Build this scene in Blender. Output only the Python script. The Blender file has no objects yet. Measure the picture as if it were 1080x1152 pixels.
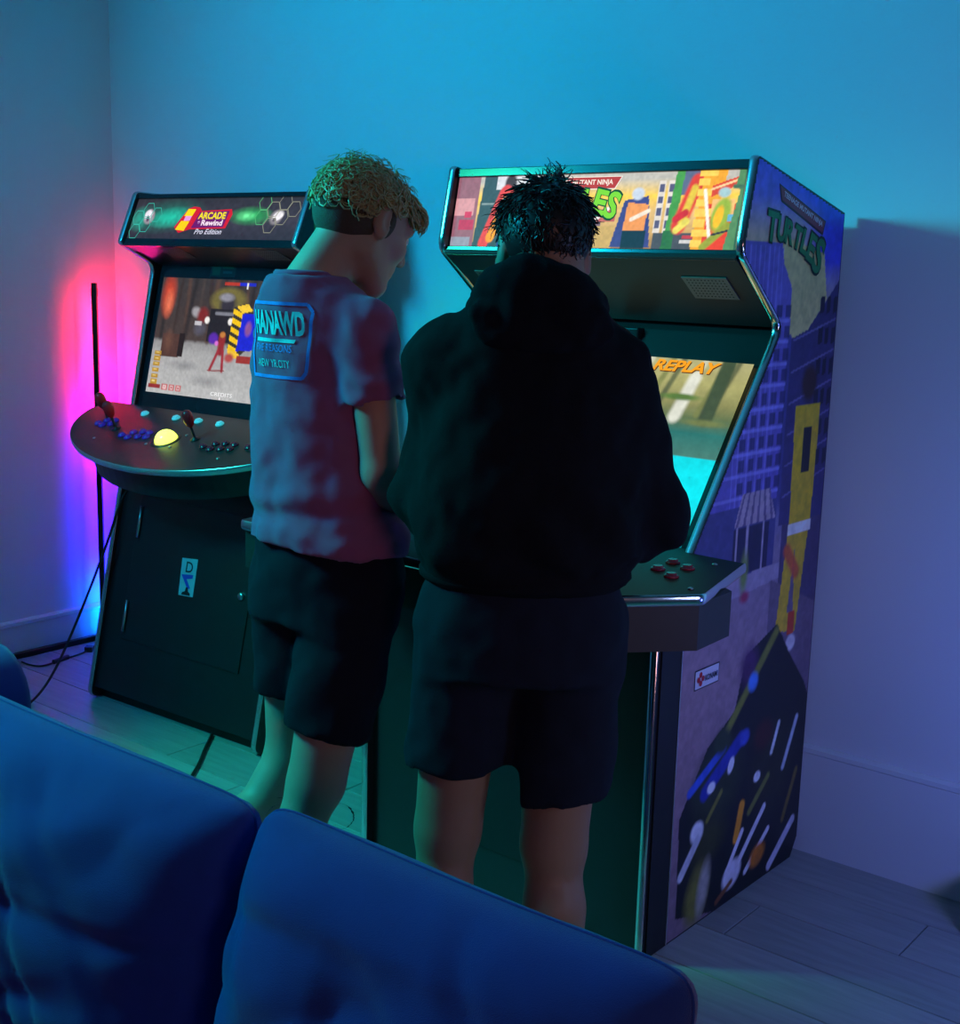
import bpy, bmesh, math, random
import numpy as np
from mathutils import Vector, Matrix, noise
from mathutils.bvhtree import BVHTree

# ------------------------------------------------------------------ camera, world, lights
scene = bpy.context.scene
C = scene.collection
random.seed(7)
RNG = np.random.default_rng(7)

F_PX, PITCH, ROLL, CAM_H = 1450.4, 0.1879, 0.0276, 1.5258
cam_data = bpy.data.cameras.new('camera')
cam = bpy.data.objects.new('camera', cam_data)
C.objects.link(cam)
cam_data.sensor_fit = 'HORIZONTAL'
cam_data.sensor_width = 36.0
cam_data.lens = F_PX / 1080.0 * 36.0
cam_data.clip_start = 0.05
_r = Vector((1, 0, 0)); _f = Vector((0, math.cos(PITCH), -math.sin(PITCH))); _u = _r.cross(_f)
_rc = _r * math.cos(ROLL) + _u * math.sin(ROLL)
_uc = _u * math.cos(ROLL) - _r * math.sin(ROLL)
_m = Matrix((_rc, _uc, -_f)).transposed().to_4x4()
_m.translation = Vector((0, 0, CAM_H))
cam.matrix_world = _m
scene.camera = cam

scene.view_settings.view_transform = 'Standard'
scene.view_settings.look = 'None'
scene.view_settings.exposure = 0.0
scene.view_settings.gamma = 1.0
scene.view_settings.use_curve_mapping = False

world = bpy.data.worlds.new('dim_room_air')
scene.world = world
world.use_nodes = True
world.node_tree.nodes['Background'].inputs[0].default_value = (0.04, 0.20, 0.36, 1)
world.node_tree.nodes['Background'].inputs[1].default_value = 0.06

def area_light(name, loc, target, size, power, color, shape='DISK'):
    d = bpy.data.lights.new(name, 'AREA')
    d.shape = shape; d.size = size; d.energy = power; d.color = color
    o = bpy.data.objects.new(name, d); C.objects.link(o)
    o.location = loc
    o.rotation_euler = (Vector(target) - Vector(loc)).to_track_quat('-Z', 'Y').to_euler()
    return o

# cyan room light high on the left, a violet-blue lamp past the right edge, a faint warm lamp behind the camera
_k = area_light('cyan_ceiling_lamp', (-2.60, 2.70, 2.45), (1.5, 2.7, 1.75), 0.5, 43, (0.0, 0.52, 1.0))
_k.data.spread = math.radians(140)
area_light('violet_lamp', (1.20, 1.45, 1.05), (0.95, 2.9, 0.80), 0.35, 4.8, (0.33, 0.42, 0.82))
area_light('blue_lamp', (1.32, 1.95, 0.70), (1.35, 2.75, 0.75), 0.25, 4.2, (0.08, 0.12, 1.0))
_wd = bpy.data.lights.new('warm_hall_lamp', 'SPOT'); _wo = bpy.data.objects.new('warm_hall_lamp', _wd); C.objects.link(_wo)
_wd.energy = 35; _wd.color = (1.0, 0.46, 0.44); _wd.spot_size = math.radians(40); _wd.spot_blend = 0.9; _wd.shadow_soft_size = 0.25
_wo.location = (0.9, -1.0, 1.35)
_wo.rotation_euler = (Vector((-0.12, 2.45, 0.88)) - Vector(_wo.location)).to_track_quat('-Z', 'Y').to_euler()
_sd = bpy.data.lights.new('green_downlight', 'SPOT'); _so = bpy.data.objects.new('green_downlight', _sd); C.objects.link(_so)
_sd.energy = 165; _sd.color = (0.03, 1.0, 0.42); _sd.spot_size = math.radians(66); _sd.spot_blend = 0.4; _sd.shadow_soft_size = 0.30
_so.location = (-2.30, 2.95, 2.35)
_so.rotation_euler = (Vector((-0.60, 2.93, 0.85)) - Vector(_so.location)).to_track_quat('-Z', 'Y').to_euler()

# ------------------------------------------------------------------ helpers
def srgb(r, g, b):
    def f(c):
        c /= 255.0
        return c / 12.92 if c <= 0.04045 else ((c + 0.055) / 1.055) ** 2.4
    return (f(r), f(g), f(b))

MATS = {}
def pmat(name, col, rough=0.5, metal=0.0, var=0.12, scale=14.0, bump=0.0, bscale=60.0, spec=0.5,
         emit=None, estr=0.0, sheen=0.0, attr=False, emit_attr=0.0, coat=0.0, stretch=None, rand=0.0):
    if name in MATS:
        return MATS[name]
    m = bpy.data.materials.new(name); m.use_nodes = True
    nt = m.node_tree; N = nt.nodes; L = nt.links
    bs = N['Principled BSDF']
    bs.inputs['Roughness'].default_value = rough
    bs.inputs['Metallic'].default_value = metal
    bs.inputs['Specular IOR Level'].default_value = spec
    if sheen: bs.inputs['Sheen Weight'].default_value = sheen
    if coat: bs.inputs['Coat Weight'].default_value = coat; bs.inputs['Coat Roughness'].default_value = 0.08
    tc = N.new('ShaderNodeTexCoord'); mp = N.new('ShaderNodeMapping')
    L.new(tc.outputs['Object'], mp.inputs['Vector'])
    if stretch: mp.inputs['Scale'].default_value = stretch
    nz = N.new('ShaderNodeTexNoise'); nz.inputs['Scale'].default_value = scale; nz.inputs['Detail'].default_value = 5
    L.new(mp.outputs['Vector'], nz.inputs['Vector'])
    mr = N.new('ShaderNodeMapRange'); mr.inputs['To Min'].default_value = 1 - var; mr.inputs['To Max'].default_value = 1 + var
    L.new(nz.outputs['Fac'], mr.inputs['Value'])
    mul = N.new('ShaderNodeMix'); mul.data_type = 'RGBA'; mul.blend_type = 'MULTIPLY'; mul.inputs[0].default_value = 1.0
    comb = N.new('ShaderNodeCombineColor')
    for i in range(3): L.new(mr.outputs['Result'], comb.inputs[i])
    if attr or emit_attr:
        at = N.new('ShaderNodeAttribute'); at.attribute_name = 'Col'
        L.new(at.outputs['Color'], mul.inputs[6])
    else:
        mul.inputs[6].default_value = (*col, 1)
    L.new(comb.outputs['Color'], mul.inputs[7])
    out = mul.outputs[2]
    if rand:
        oi = N.new('ShaderNodeObjectInfo'); mr2 = N.new('ShaderNodeMapRange')
        mr2.inputs['To Min'].default_value = 1 - rand; mr2.inputs['To Max'].default_value = 1 + rand
        L.new(oi.outputs['Random'], mr2.inputs['Value'])
        c2 = N.new('ShaderNodeCombineColor')
        for i in range(3): L.new(mr2.outputs['Result'], c2.inputs[i])
        m2 = N.new('ShaderNodeMix'); m2.data_type = 'RGBA'; m2.blend_type = 'MULTIPLY'; m2.inputs[0].default_value = 1.0
        L.new(out, m2.inputs[6]); L.new(c2.outputs['Color'], m2.inputs[7]); out = m2.outputs[2]
    if emit_attr:
        bs.inputs['Base Color'].default_value = (0.01, 0.01, 0.012, 1)
        L.new(out, bs.inputs['Emission Color']); bs.inputs['Emission Strength'].default_value = emit_attr
    else:
        L.new(out, bs.inputs['Base Color'])
    if emit is not None:
        bs.inputs['Emission Color'].default_value = (*emit, 1); bs.inputs['Emission Strength'].default_value = estr
    if bump:
        bn = N.new('ShaderNodeTexNoise'); bn.inputs['Scale'].default_value = bscale; bn.inputs['Detail'].default_value = 4
        L.new(mp.outputs['Vector'], bn.inputs['Vector'])
        bp = N.new('ShaderNodeBump'); bp.inputs['Strength'].default_value = bump; bp.inputs['Distance'].default_value = 0.004
        L.new(bn.outputs['Fac'], bp.inputs['Height']); L.new(bp.outputs['Normal'], bs.inputs['Normal'])
    MATS[name] = m
    return m

def tag(o, label=None, cat=None, group=None, kind=None):
    if label: o['label'] = label
    if cat: o['category'] = cat
    if group: o['group'] = group
    if kind: o['kind'] = kind
    return o

def empty(name, loc=(0, 0, 0), rz=0.0):
    o = bpy.data.objects.new(name, None); C.objects.link(o)
    o.location = loc; o.rotation_euler = (0, 0, rz); o.empty_display_size = 0.1
    return o

class MB:
    """collects simple solids; build() links them as one mesh object"""
    def __init__(s): s.v = []; s.f = []; s.c = []
    def add(s, vs, fs, col=None):
        n = len(s.v); s.v.extend([tuple(p) for p in vs]); s.f.extend([tuple(i + n for i in f) for f in fs]); 
        s.c.extend([col] * len(fs))
        return s
    def box(s, x0, x1, y0, y1, z0, z1):
        vs = [(x, y, z) for x in (x0, x1) for y in (y0, y1) for z in (z0, z1)]
        return s.add(vs, [(0, 1, 3, 2), (4, 6, 7, 5), (0, 4, 5, 1), (2, 3, 7, 6), (0, 2, 6, 4), (1, 5, 7, 3)])
    def prism(s, pts, fn, lo, hi):
        """pts 2-D outline, fn(a, b, h) -> xyz, closed slab from h=lo to h=hi"""
        n = len(pts)
        vs = [fn(a, b, lo) for a, b in pts] + [fn(a, b, hi) for a, b in pts]
        fs = [tuple(range(n))[::-1], tuple(range(n, 2 * n))]
        fs += [(i, (i + 1) % n, n + (i + 1) % n, n + i) for i in range(n)]
        return s.add(vs, fs)
    def tube(s, path, r, n=8, cap=True):
        path = [Vector(p) for p in path]; m = len(path)
        rr = r if hasattr(r, '__len__') else [r] * m
        ref = Vector((0.31, 0.17, 0.93)).normalized()
        vs = []
        for i, p in enumerate(path):
            t = (path[min(i + 1, m - 1)] - path[max(i - 1, 0)]).normalized()
            a = t.cross(ref)
            if a.length < 1e-4: a = t.cross(Vector((1, 0, 0)))
            a.normalize(); b = t.cross(a)
            for k in range(n):
                w = 2 * math.pi * k / n
                vs.append(p + (a * math.cos(w) + b * math.sin(w)) * rr[i])
        fs = []
        for i in range(m - 1):
            for k in range(n):
                fs.append((i * n + k, i * n + (k + 1) % n, (i + 1) * n + (k + 1) % n, (i + 1) * n + k))
        if cap:
            fs.append(tuple(range(n))[::-1]); fs.append(tuple((m - 1) * n + k for k in range(n)))
        return s.add(vs, fs)
    def lathe(s, prof, mat, n=16):
        """prof [(r, h)], mat Matrix placing it (axis = local z)"""
        vs = []; fs = []; m = len(prof)
        for r, h in prof:
            for k in range(n):
                w = 2 * math.pi * k / n
                vs.append(mat @ Vector((r * math.cos(w), r * math.sin(w), h)))
        for i in range(m - 1):
            for k in range(n):
                fs.append((i * n + k, i * n + (k + 1) % n, (i + 1) * n + (k + 1) % n, (i + 1) * n + k))
        fs.append(tuple(range(n))[::-1]); fs.append(tuple((m - 1) * n + k for k in range(n)))
        return s.add(vs, fs)
    def mesh(s, name):
        me = bpy.data.meshes.new(name); me.from_pydata(s.v, [], s.f); me.update()
        bm = bmesh.new(); bm.from_mesh(me); bmesh.ops.recalc_face_normals(bm, faces=bm.faces[:]); bm.to_mesh(me); bm.free()
        return me
    def build(s, name, mat, parent=None, smooth=False, bevel=0.0, label=None):
        me = s.mesh(name)
        o = bpy.data.objects.new(name, me); C.objects.link(o)
        if mat: me.materials.append(mat)
        if smooth:
            me.polygons.foreach_set('use_smooth', [True] * len(me.polygons))
        if bevel:
            b = o.modifiers.new('bevel', 'BEVEL'); b.width = bevel; b.segments = 2; b.limit_method = 'ANGLE'
        if parent: o.parent = parent
        if label: o['label'] = label
        return o

def struct(o): o['kind'] = 'structure'; return o

def fillet(poly, rad, seg=5):
    """round the corners of a closed 2-D outline; rad = dict index -> radius"""
    out = []; n = len(poly)
    for i, p in enumerate(poly):
        r = rad.get(i, 0)
        if not r: out.append(p); continue
        P = Vector(p); A = Vector(poly[i - 1]); B = Vector(poly[(i + 1) % n])
        a = (A - P).normalized(); b = (B - P).normalized()
        l = min(r, (A - P).length * .45, (B - P).length * .45)
        p0 = P + a * l; p1 = P + b * l
        for k in range(seg + 1):
            t = k / seg
            q = p0 * (1 - t) ** 2 + P * 2 * t * (1 - t) + p1 * t * t
            out.append((q.x, q.y))
    return out

# flat print: layered coloured polygons with a colour attribute
_TXT = {}
def text_polys(txt, shear=0.0, offset=0.0):
    key = (txt, shear, offset)
    if key in _TXT: return _TXT[key]
    cu = bpy.data.curves.new('txt', 'FONT'); cu.body = txt; cu.shear = shear; cu.offset = offset; cu.fill_mode = 'FRONT'
    cu.resolution_u = 3
    o = bpy.data.objects.new('txt', cu); C.objects.link(o)
    dg = bpy.context.evaluated_depsgraph_get(); me = o.evaluated_get(dg).to_mesh()
    vs = [(v.co.x, v.co.y) for v in me.vertices]; fs = [tuple(p.vertices) for p in me.polygons]
    o.evaluated_get(dg).to_mesh_clear()
    bpy.data.objects.remove(o); bpy.data.curves.remove(cu)
    _TXT[key] = (vs, fs)
    return vs, fs

class Art:
    def __init__(s, eps=0.00035): s.v = []; s.f = []; s.c = []; s.h = 1; s.eps = eps
    def raw(s, pts, faces, cols):
        n = len(s.v)
        s.v += [(x, y, s.h * s.eps) for x, y in pts]
        for f in faces:
            s.f.append(tuple(i + n for i in f)); s.c.append([cols[i] if isinstance(cols, list) else cols for i in f])
        s.h += 1
    def poly(s, pts, col): s.raw(pts, [tuple(range(len(pts)))], col)
    def rect(s, x0, y0, x1, y1, col): s.poly([(x0, y0), (x1, y0), (x1, y1), (x0, y1)], col)
    def grad(s, x0, y0, x1, y1, rows, nx=1):
        """rows: list of colours bottom..top"""
        m = len(rows); pts = []; cols = []
        for i, c in enumerate(rows):
            y = y0 + (y1 - y0) * i / (m - 1)
            for x in (x0, x1): pts.append((x, y)); cols.append(c)
        s.raw(pts, [(2 * i, 2 * i + 1, 2 * i + 3, 2 * i + 2) for i in range(m - 1)], cols)
    def ell(s, cx, cy, rx, ry, col, rot=0.0, n=20):
        c, q = math.cos(rot), math.sin(rot)
        s.poly([(cx + rx * math.cos(a) * c - ry * math.sin(a) * q, cy + rx * math.cos(a) * q + ry * math.sin(a) * c)
                for a in [2 * math.pi * k / n for k in range(n)]], col)
    def glow(s, cx, cy, rx, ry, c_in, c_out, rot=0.0, n=24, rings=5, clip=None):
        pts = []; cols = []; faces = []
        c, q = math.cos(rot), math.sin(rot)
        for i in range(rings + 1):
            t = i / rings; w = (1 - t) ** 1.6
            for k in range(n):
                a = 2 * math.pi * k / n
                X = rx * t * math.cos(a); Y = ry * t * math.sin(a)
                x = cx + X * c - Y * q; y = cy + X * q + Y * c
                if clip: x = min(max(x, clip[0]), clip[2]); y = min(max(y, clip[1]), clip[3])
                pts.append((x, y)); cols.append(tuple(c_in[j] * w + c_out[j] * (1 - w) for j in range(3)))
        for i in range(rings):
            for k in range(n):
                faces.append((i * n + k, i * n + (k + 1) % n, (i + 1) * n + (k + 1) % n, (i + 1) * n + k))
        s.raw(pts, faces, cols)
    def line(s, pts, w, col):
        for a, b in zip(pts[:-1], pts[1:]):
            dx, dy = b[0] - a[0], b[1] - a[1]; l = math.hypot(dx, dy) or 1; nx, ny = -dy / l * w / 2, dx / l * w / 2
            s.raw([(a[0] + nx, a[1] + ny), (b[0] + nx, b[1] + ny), (b[0] - nx, b[1] - ny), (a[0] - nx, a[1] - ny)], [(0, 1, 2, 3)], col)
            s.h -= 1
        s.h += 1
    def text(s, txt, x, y, w, h, col, rot=0.0, shear=0.0, offset=0.0):
        vs, fs = text_polys(txt, shear, offset)
        xs = [v[0] for v in vs]; ys = [v[1] for v in vs]
        sx = w / (max(xs) - min(xs)); sy = h / (max(ys) - min(ys)); c, q = math.cos(rot), math.sin(rot)
        pts = []
        for vx, vy in vs:
            X = (vx - min(xs)) * sx; Y = (vy - min(ys)) * sy
            pts.append((x + X * c - Y * q, y + X * q + Y * c))
        s.raw(pts, fs, col)
    def build(s, name, fn, mat, parent, label=None):
        me = bpy.data.meshes.new(name)
        me.from_pydata([tuple(fn(*p)) for p in s.v], [], s.f)
        ca = me.color_attributes.new('Col', 'FLOAT_COLOR', 'CORNER')
        i = 0
        for cl in s.c:
            for c in cl:
                ca.data[i].color = (c[0], c[1], c[2], 1); i += 1
        me.materials.append(mat); me.update()
        o = bpy.data.objects.new(name, me); C.objects.link(o); o.parent = parent
        if label: o['label'] = label
        return o

def plane_map(A, B, flip=1):
    """profile line A->B in (u, z); returns fn(s, t, h): t metres along the line, h metres out towards the player"""
    A = Vector(A); e = (Vector(B) - A).normalized(); n = Vector((-e.y, e.x)) * flip
    return lambda s, t, h: (s, A.x + e.x * t + n.x * h, A.y + e.y * t + n.y * h)

# ------------------------------------------------------------------ the room
WA = 0.6776
WX = Vector((math.cos(WA), -math.sin(WA), 0)); WY = Vector((math.sin(WA), math.cos(WA), 0))
CORNER = Vector((-1.4681, 5.1164, 0)) + WY * 0.045 - WX * 0.035
CEIL = 2.78
m_wall = pmat('white_wall_paint', (0.78, 0.78, 0.78), 0.75, var=0.02, scale=3, bump=0.12, bscale=180)
m_base = pmat('white_trim_paint', (0.80, 0.80, 0.80), 0.4, var=0.02, scale=5)
m_ceil = pmat('ceiling_paint', (0.75, 0.75, 0.75), 0.8, var=0.03, scale=4, bump=0.1)
m_sub = pmat('dark_floor_joint', (0.10, 0.095, 0.09), 0.8)
m_plank = pmat('grey_wood_plank', (0.34, 0.34, 0.33), 0.42, var=0.30, scale=9, bump=0.10, bscale=30, stretch=(0.6, 6, 6), rand=0.16)

def W(o): o.location = CORNER; o.rotation_euler = (0, 0, -WA); return o
wall_back = struct(W(MB().box(-0.1, 6.0, 0, 0.1, 0, CEIL).build('wall_back', m_wall)))
tag(wall_back, 'white painted back wall behind the two arcade cabinets', 'wall')
wall_left = struct(W(MB().box(-0.1, 0, -6.0, 0.0, 0, CEIL).build('wall_left', m_wall)))
tag(wall_left, 'white painted side wall meeting the back wall at the left corner', 'wall')
ceiling = struct(W(MB().box(-0.1, 6.0, -6.0, 0.1, CEIL, CEIL + 0.1).build('ceiling', m_ceil)))
tag(ceiling, 'plain ceiling above the games room', 'ceiling')
floor = struct(W(MB().box(-0.1, 6.0, -6.0, 0.1, -0.12, -0.006).build('floor', m_sub)))
tag(floor, 'grey wood plank floor of the games room', 'floor')

# planks run along the back wall
pl_w, pl_l = 0.185, 1.25
def plank_mesh(length):
    b = MB(); x0, x1, y0, y1, c = 0.0015, length - 0.0015, -pl_w + 0.0015, -0.0015, 0.0015
    vs = [(x0, y0, -0.006), (x1, y0, -0.006), (x1, y1, -0.006), (x0, y1, -0.006),
          (x0, y0, -c), (x1, y0, -c), (x1, y1, -c), (x0, y1, -c),
          (x0 + c, y0 + c, 0), (x1 - c, y0 + c, 0), (x1 - c, y1 - c, 0), (x0 + c, y1 - c, 0)]
    fs = [(8, 9, 10, 11)] + [(i, (i + 1) % 4, 4 + (i + 1) % 4, 4 + i) for i in range(4)] + [(4 + i, 4 + (i + 1) % 4, 8 + (i + 1) % 4, 8 + i) for i in range(4)]
    me = bpy.data.meshes.new('plank'); me.from_pydata(vs, [], fs); me.materials.append(m_plank); me.update(); return me
pm_full = plank_mesh(pl_l); cut = {}
for row in range(26):
    first = (0.35, 0.95, 0.6, 1.25)[row % 4]
    x = 0.0; k = 0
    while x < 4.9:
        ln = first if k == 0 else pl_l
        me = pm_full if ln == pl_l else cut.setdefault(ln, plank_mesh(ln))
        o = bpy.data.objects.new('plank', me); C.objects.link(o); o.parent = floor
        o.location = (x, -row * pl_w, 0); x += ln; k += 1

def baseboard(name, along_x, length, height, label):
    b = MB()
    prof = [(0, 0), (0.016, 0), (0.016, height - 0.022), (0.022, height - 0.018), (0.022, height - 0.006), (0.010, height), (0, height)]
    if along_x: b.prism(prof, lambda a, z, h: (h, -a, z), 0.024, length)
    else: b.prism(prof, lambda a, z, h: (a, -h, z), 0.0, length)
    o = W(b.build(name, m_base)); struct(o); return tag(o, label, 'baseboard')
baseboard('baseboard_back', True, 5.9, 0.300, 'tall white baseboard along the back wall behind the arcade cabinets')
baseboard('baseboard_left', False, 5.9, 0.142, 'low white baseboard along the left wall behind the corner lamp')
# white trim at the right edge, kept low to spare the wall its shadow
tb = MB().box(3.525, 5.60, -0.175, -0.024, 0, 0.13)
tag(struct(W(tb.build('trim_1', m_base, bevel=0.004))), 'white trim jutting out at the foot of the back wall, far right edge, shaped low to limit its shadow', 'trim')

# ------------------------------------------------------------------ materials shared by the cabinets
m_black = pmat('black_laminate', (0.012, 0.013, 0.015), 0.35, var=0.15, scale=40, bump=0.05, bscale=400)
m_black2 = pmat('matte_black_vinyl', (0.010, 0.010, 0.012), 0.55, var=0.2, scale=60)
m_chrome = pmat('chrome_edge_molding', (0.75, 0.77, 0.80), 0.16, metal=1.0, var=0.03, scale=10)
m_molding = pmat('grey_edge_molding', (0.55, 0.57, 0.60), 0.22, metal=0.8, var=0.04, scale=10)
m_steel = pmat('brushed_steel', (0.55, 0.56, 0.58), 0.3, metal=1.0, var=0.08, scale=80)
m_grille = pmat('grey_speaker_grille', (0.16, 0.15, 0.14), 0.5, metal=0.5, var=0.2, scale=120)
m_hole = pmat('speaker_hole_black', (0.004, 0.004, 0.004), 0.8)
m_bezel = pmat('smoked_bezel_plastic', (0.012, 0.022, 0.026), 0.18, var=0.08, scale=10)
m_print = pmat('printed_vinyl', (1, 1, 1), 0.38, attr=True, var=0.10, scale=55)
m_lit = pmat('backlit_print', (1, 1, 1), 0.5, spec=0.12, emit_attr=1.0, var=0.06, scale=60)
m_screen = pmat('glowing_screen', (1, 1, 1), 0.2, spec=0.2, emit_attr=1.0, var=0.05, scale=70)
m_red_plastic = pmat('red_plastic', (0.75, 0.02, 0.025), 0.22, var=0.05)
m_darkred = pmat('dark_red_plastic', (0.28, 0.015, 0.04), 0.25, var=0.05)
m_blue_plastic = pmat('blue_violet_plastic', (0.035, 0.02, 0.30), 0.25, var=0.05, emit=(0.03, 0.01, 0.35), estr=0.25)
m_start = pmat('lit_start_button', (0.25, 0.6, 0.65), 0.3, emit=srgb(60, 190, 195), estr=0.55, var=0.05)
m_track = pmat('glowing_trackball', (0.7, 0.8, 0.2), 0.15, emit=srgb(235, 255, 90), estr=2.2, var=0.03)

def side_profile_panel(name, prof, s0, s1, mat, parent):
    return MB().prism(prof, lambda u, z, h: (h, u, z), s0, s1).build(name, mat, parent)

def molding(name, path, s0, s1, mat, parent, proud=0.004):
    """rounded strip over the edge of a side panel along an open profile path"""
    b = MB(); n = len(path); sec = []
    for k in range(7):
        a = math.pi * k / 6
        sec.append(((s0 + s1) / 2 - (s1 - s0) / 2 * math.cos(a), proud * math.sin(a)))
    vs = []
    for i, p in enumerate(path):
        a = Vector(path[max(i - 1, 0)]); c = Vector(path[min(i + 1, n - 1)]); t = (c - a).normalized()
        nr = Vector((-t.y, t.x))
        for s, h in sec:
            q = Vector(p) + nr * h
            vs.append((s, q.x, q.y))
    m = len(sec)
    fs = [(i * m + k, i * m + k + 1, (i + 1) * m + k + 1, (i + 1) * m + k) for i in range(n - 1) for k in range(m - 1)]
    b.add(vs, fs)
    return b.build(name, mat, parent, smooth=True)

def place(fn, s, t, h=0.0):
    """4x4 placing a lathe on a tilted plane: z axis = outward normal of fn"""
    o = Vector(fn(s, t, h)); n = (Vector(fn(s, t, h + 1)) - o).normalized()
    x = Vector((1, 0, 0)); y = n.cross(x).normalized()
    M = Matrix((x, y, n)).transposed().to_4x4(); M.translation = o
    return M

_btn = {}
def button(fn, s, t, r, mat, parent, name='button', h=0.0):
    key = (round(r, 4), mat.name)
    if key not in _btn:
        b = MB().lathe([(r, 0), (r, 0.003), (r * .86, 0.0055), (r * .78, 0.0045), (r * .70, 0.0045), (r * .68, 0.009), (r * .55, 0.0095), (r * .2, 0.0085)], Matrix.Identity(4), 14)
        me = b.mesh('button'); me.materials.append(mat)
        me.polygons.foreach_set('use_smooth', [True] * len(me.polygons)); _btn[key] = me
    o = bpy.data.objects.new(name, _btn[key]); C.objects.link(o); o.parent = parent
    o.matrix_local = place(fn, s, t, h); return o

_joy = {}
def joystick(fn, s, t, parent, top, shaft_l=0.055, h=0.0):
    if top.name not in _joy:
        I = Matrix.Identity(4)
        b = MB().lathe([(0.017, 0), (0.017, 0.002), (0.006, 0.006), (0.0045, 0.012), (0.0045, shaft_l)], I, 12)
        b.lathe([(0.005, shaft_l - .012), (0.012, shaft_l - .004), (0.0165, shaft_l + .010), (0.0175, shaft_l + .022), (0.0165, shaft_l + .034), (0.012, shaft_l + .043), (0.004, shaft_l + .047)], I, 16)
        me = b.mesh('joystick'); me.materials.append(m_black); me.materials.append(top)
        nb = 12 * 4 + 2
        me.polygons.foreach_set('material_index', [0 if i < nb else 1 for i in range(len(me.polygons))])
        me.polygons.foreach_set('use_smooth', [True] * len(me.polygons)); _joy[top.name] = me
    o = bpy.data.objects.new('joystick', _joy[top.name]); C.objects.link(o); o.parent = parent
    o.matrix_local = place(fn, s, t, h); return o

def grille(fn, pts, parent):
    """speaker plate on a tilted plane: pts = (s, t) outline"""
    g = MB().prism(pts, fn, 0.0005, 0.003).build('speaker_grille', m_grille, parent)
    hb = MB(); 
    s0 = min(p[0] for p in pts); s1 = max(p[0] for p in pts); t0 = min(p[1] for p in pts); t1 = max(p[1] for p in pts)
    for i in range(11):
        for j in range(7):
            s = s0 + (s1 - s0) * (0.10 + 0.80 * i / 10); t = t0 + (t1 - t0) * (0.12 + 0.76 * j / 6)
            r = 0.0022
            hb.prism([(s + r * math.cos(a), t + r * math.sin(a)) for a in [k * math.pi / 3 for k in range(6)]], fn, 0.003, 0.0033)
    o = hb.build('grille_holes', m_hole, g); o['kind'] = 'stuff'
    return g

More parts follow.
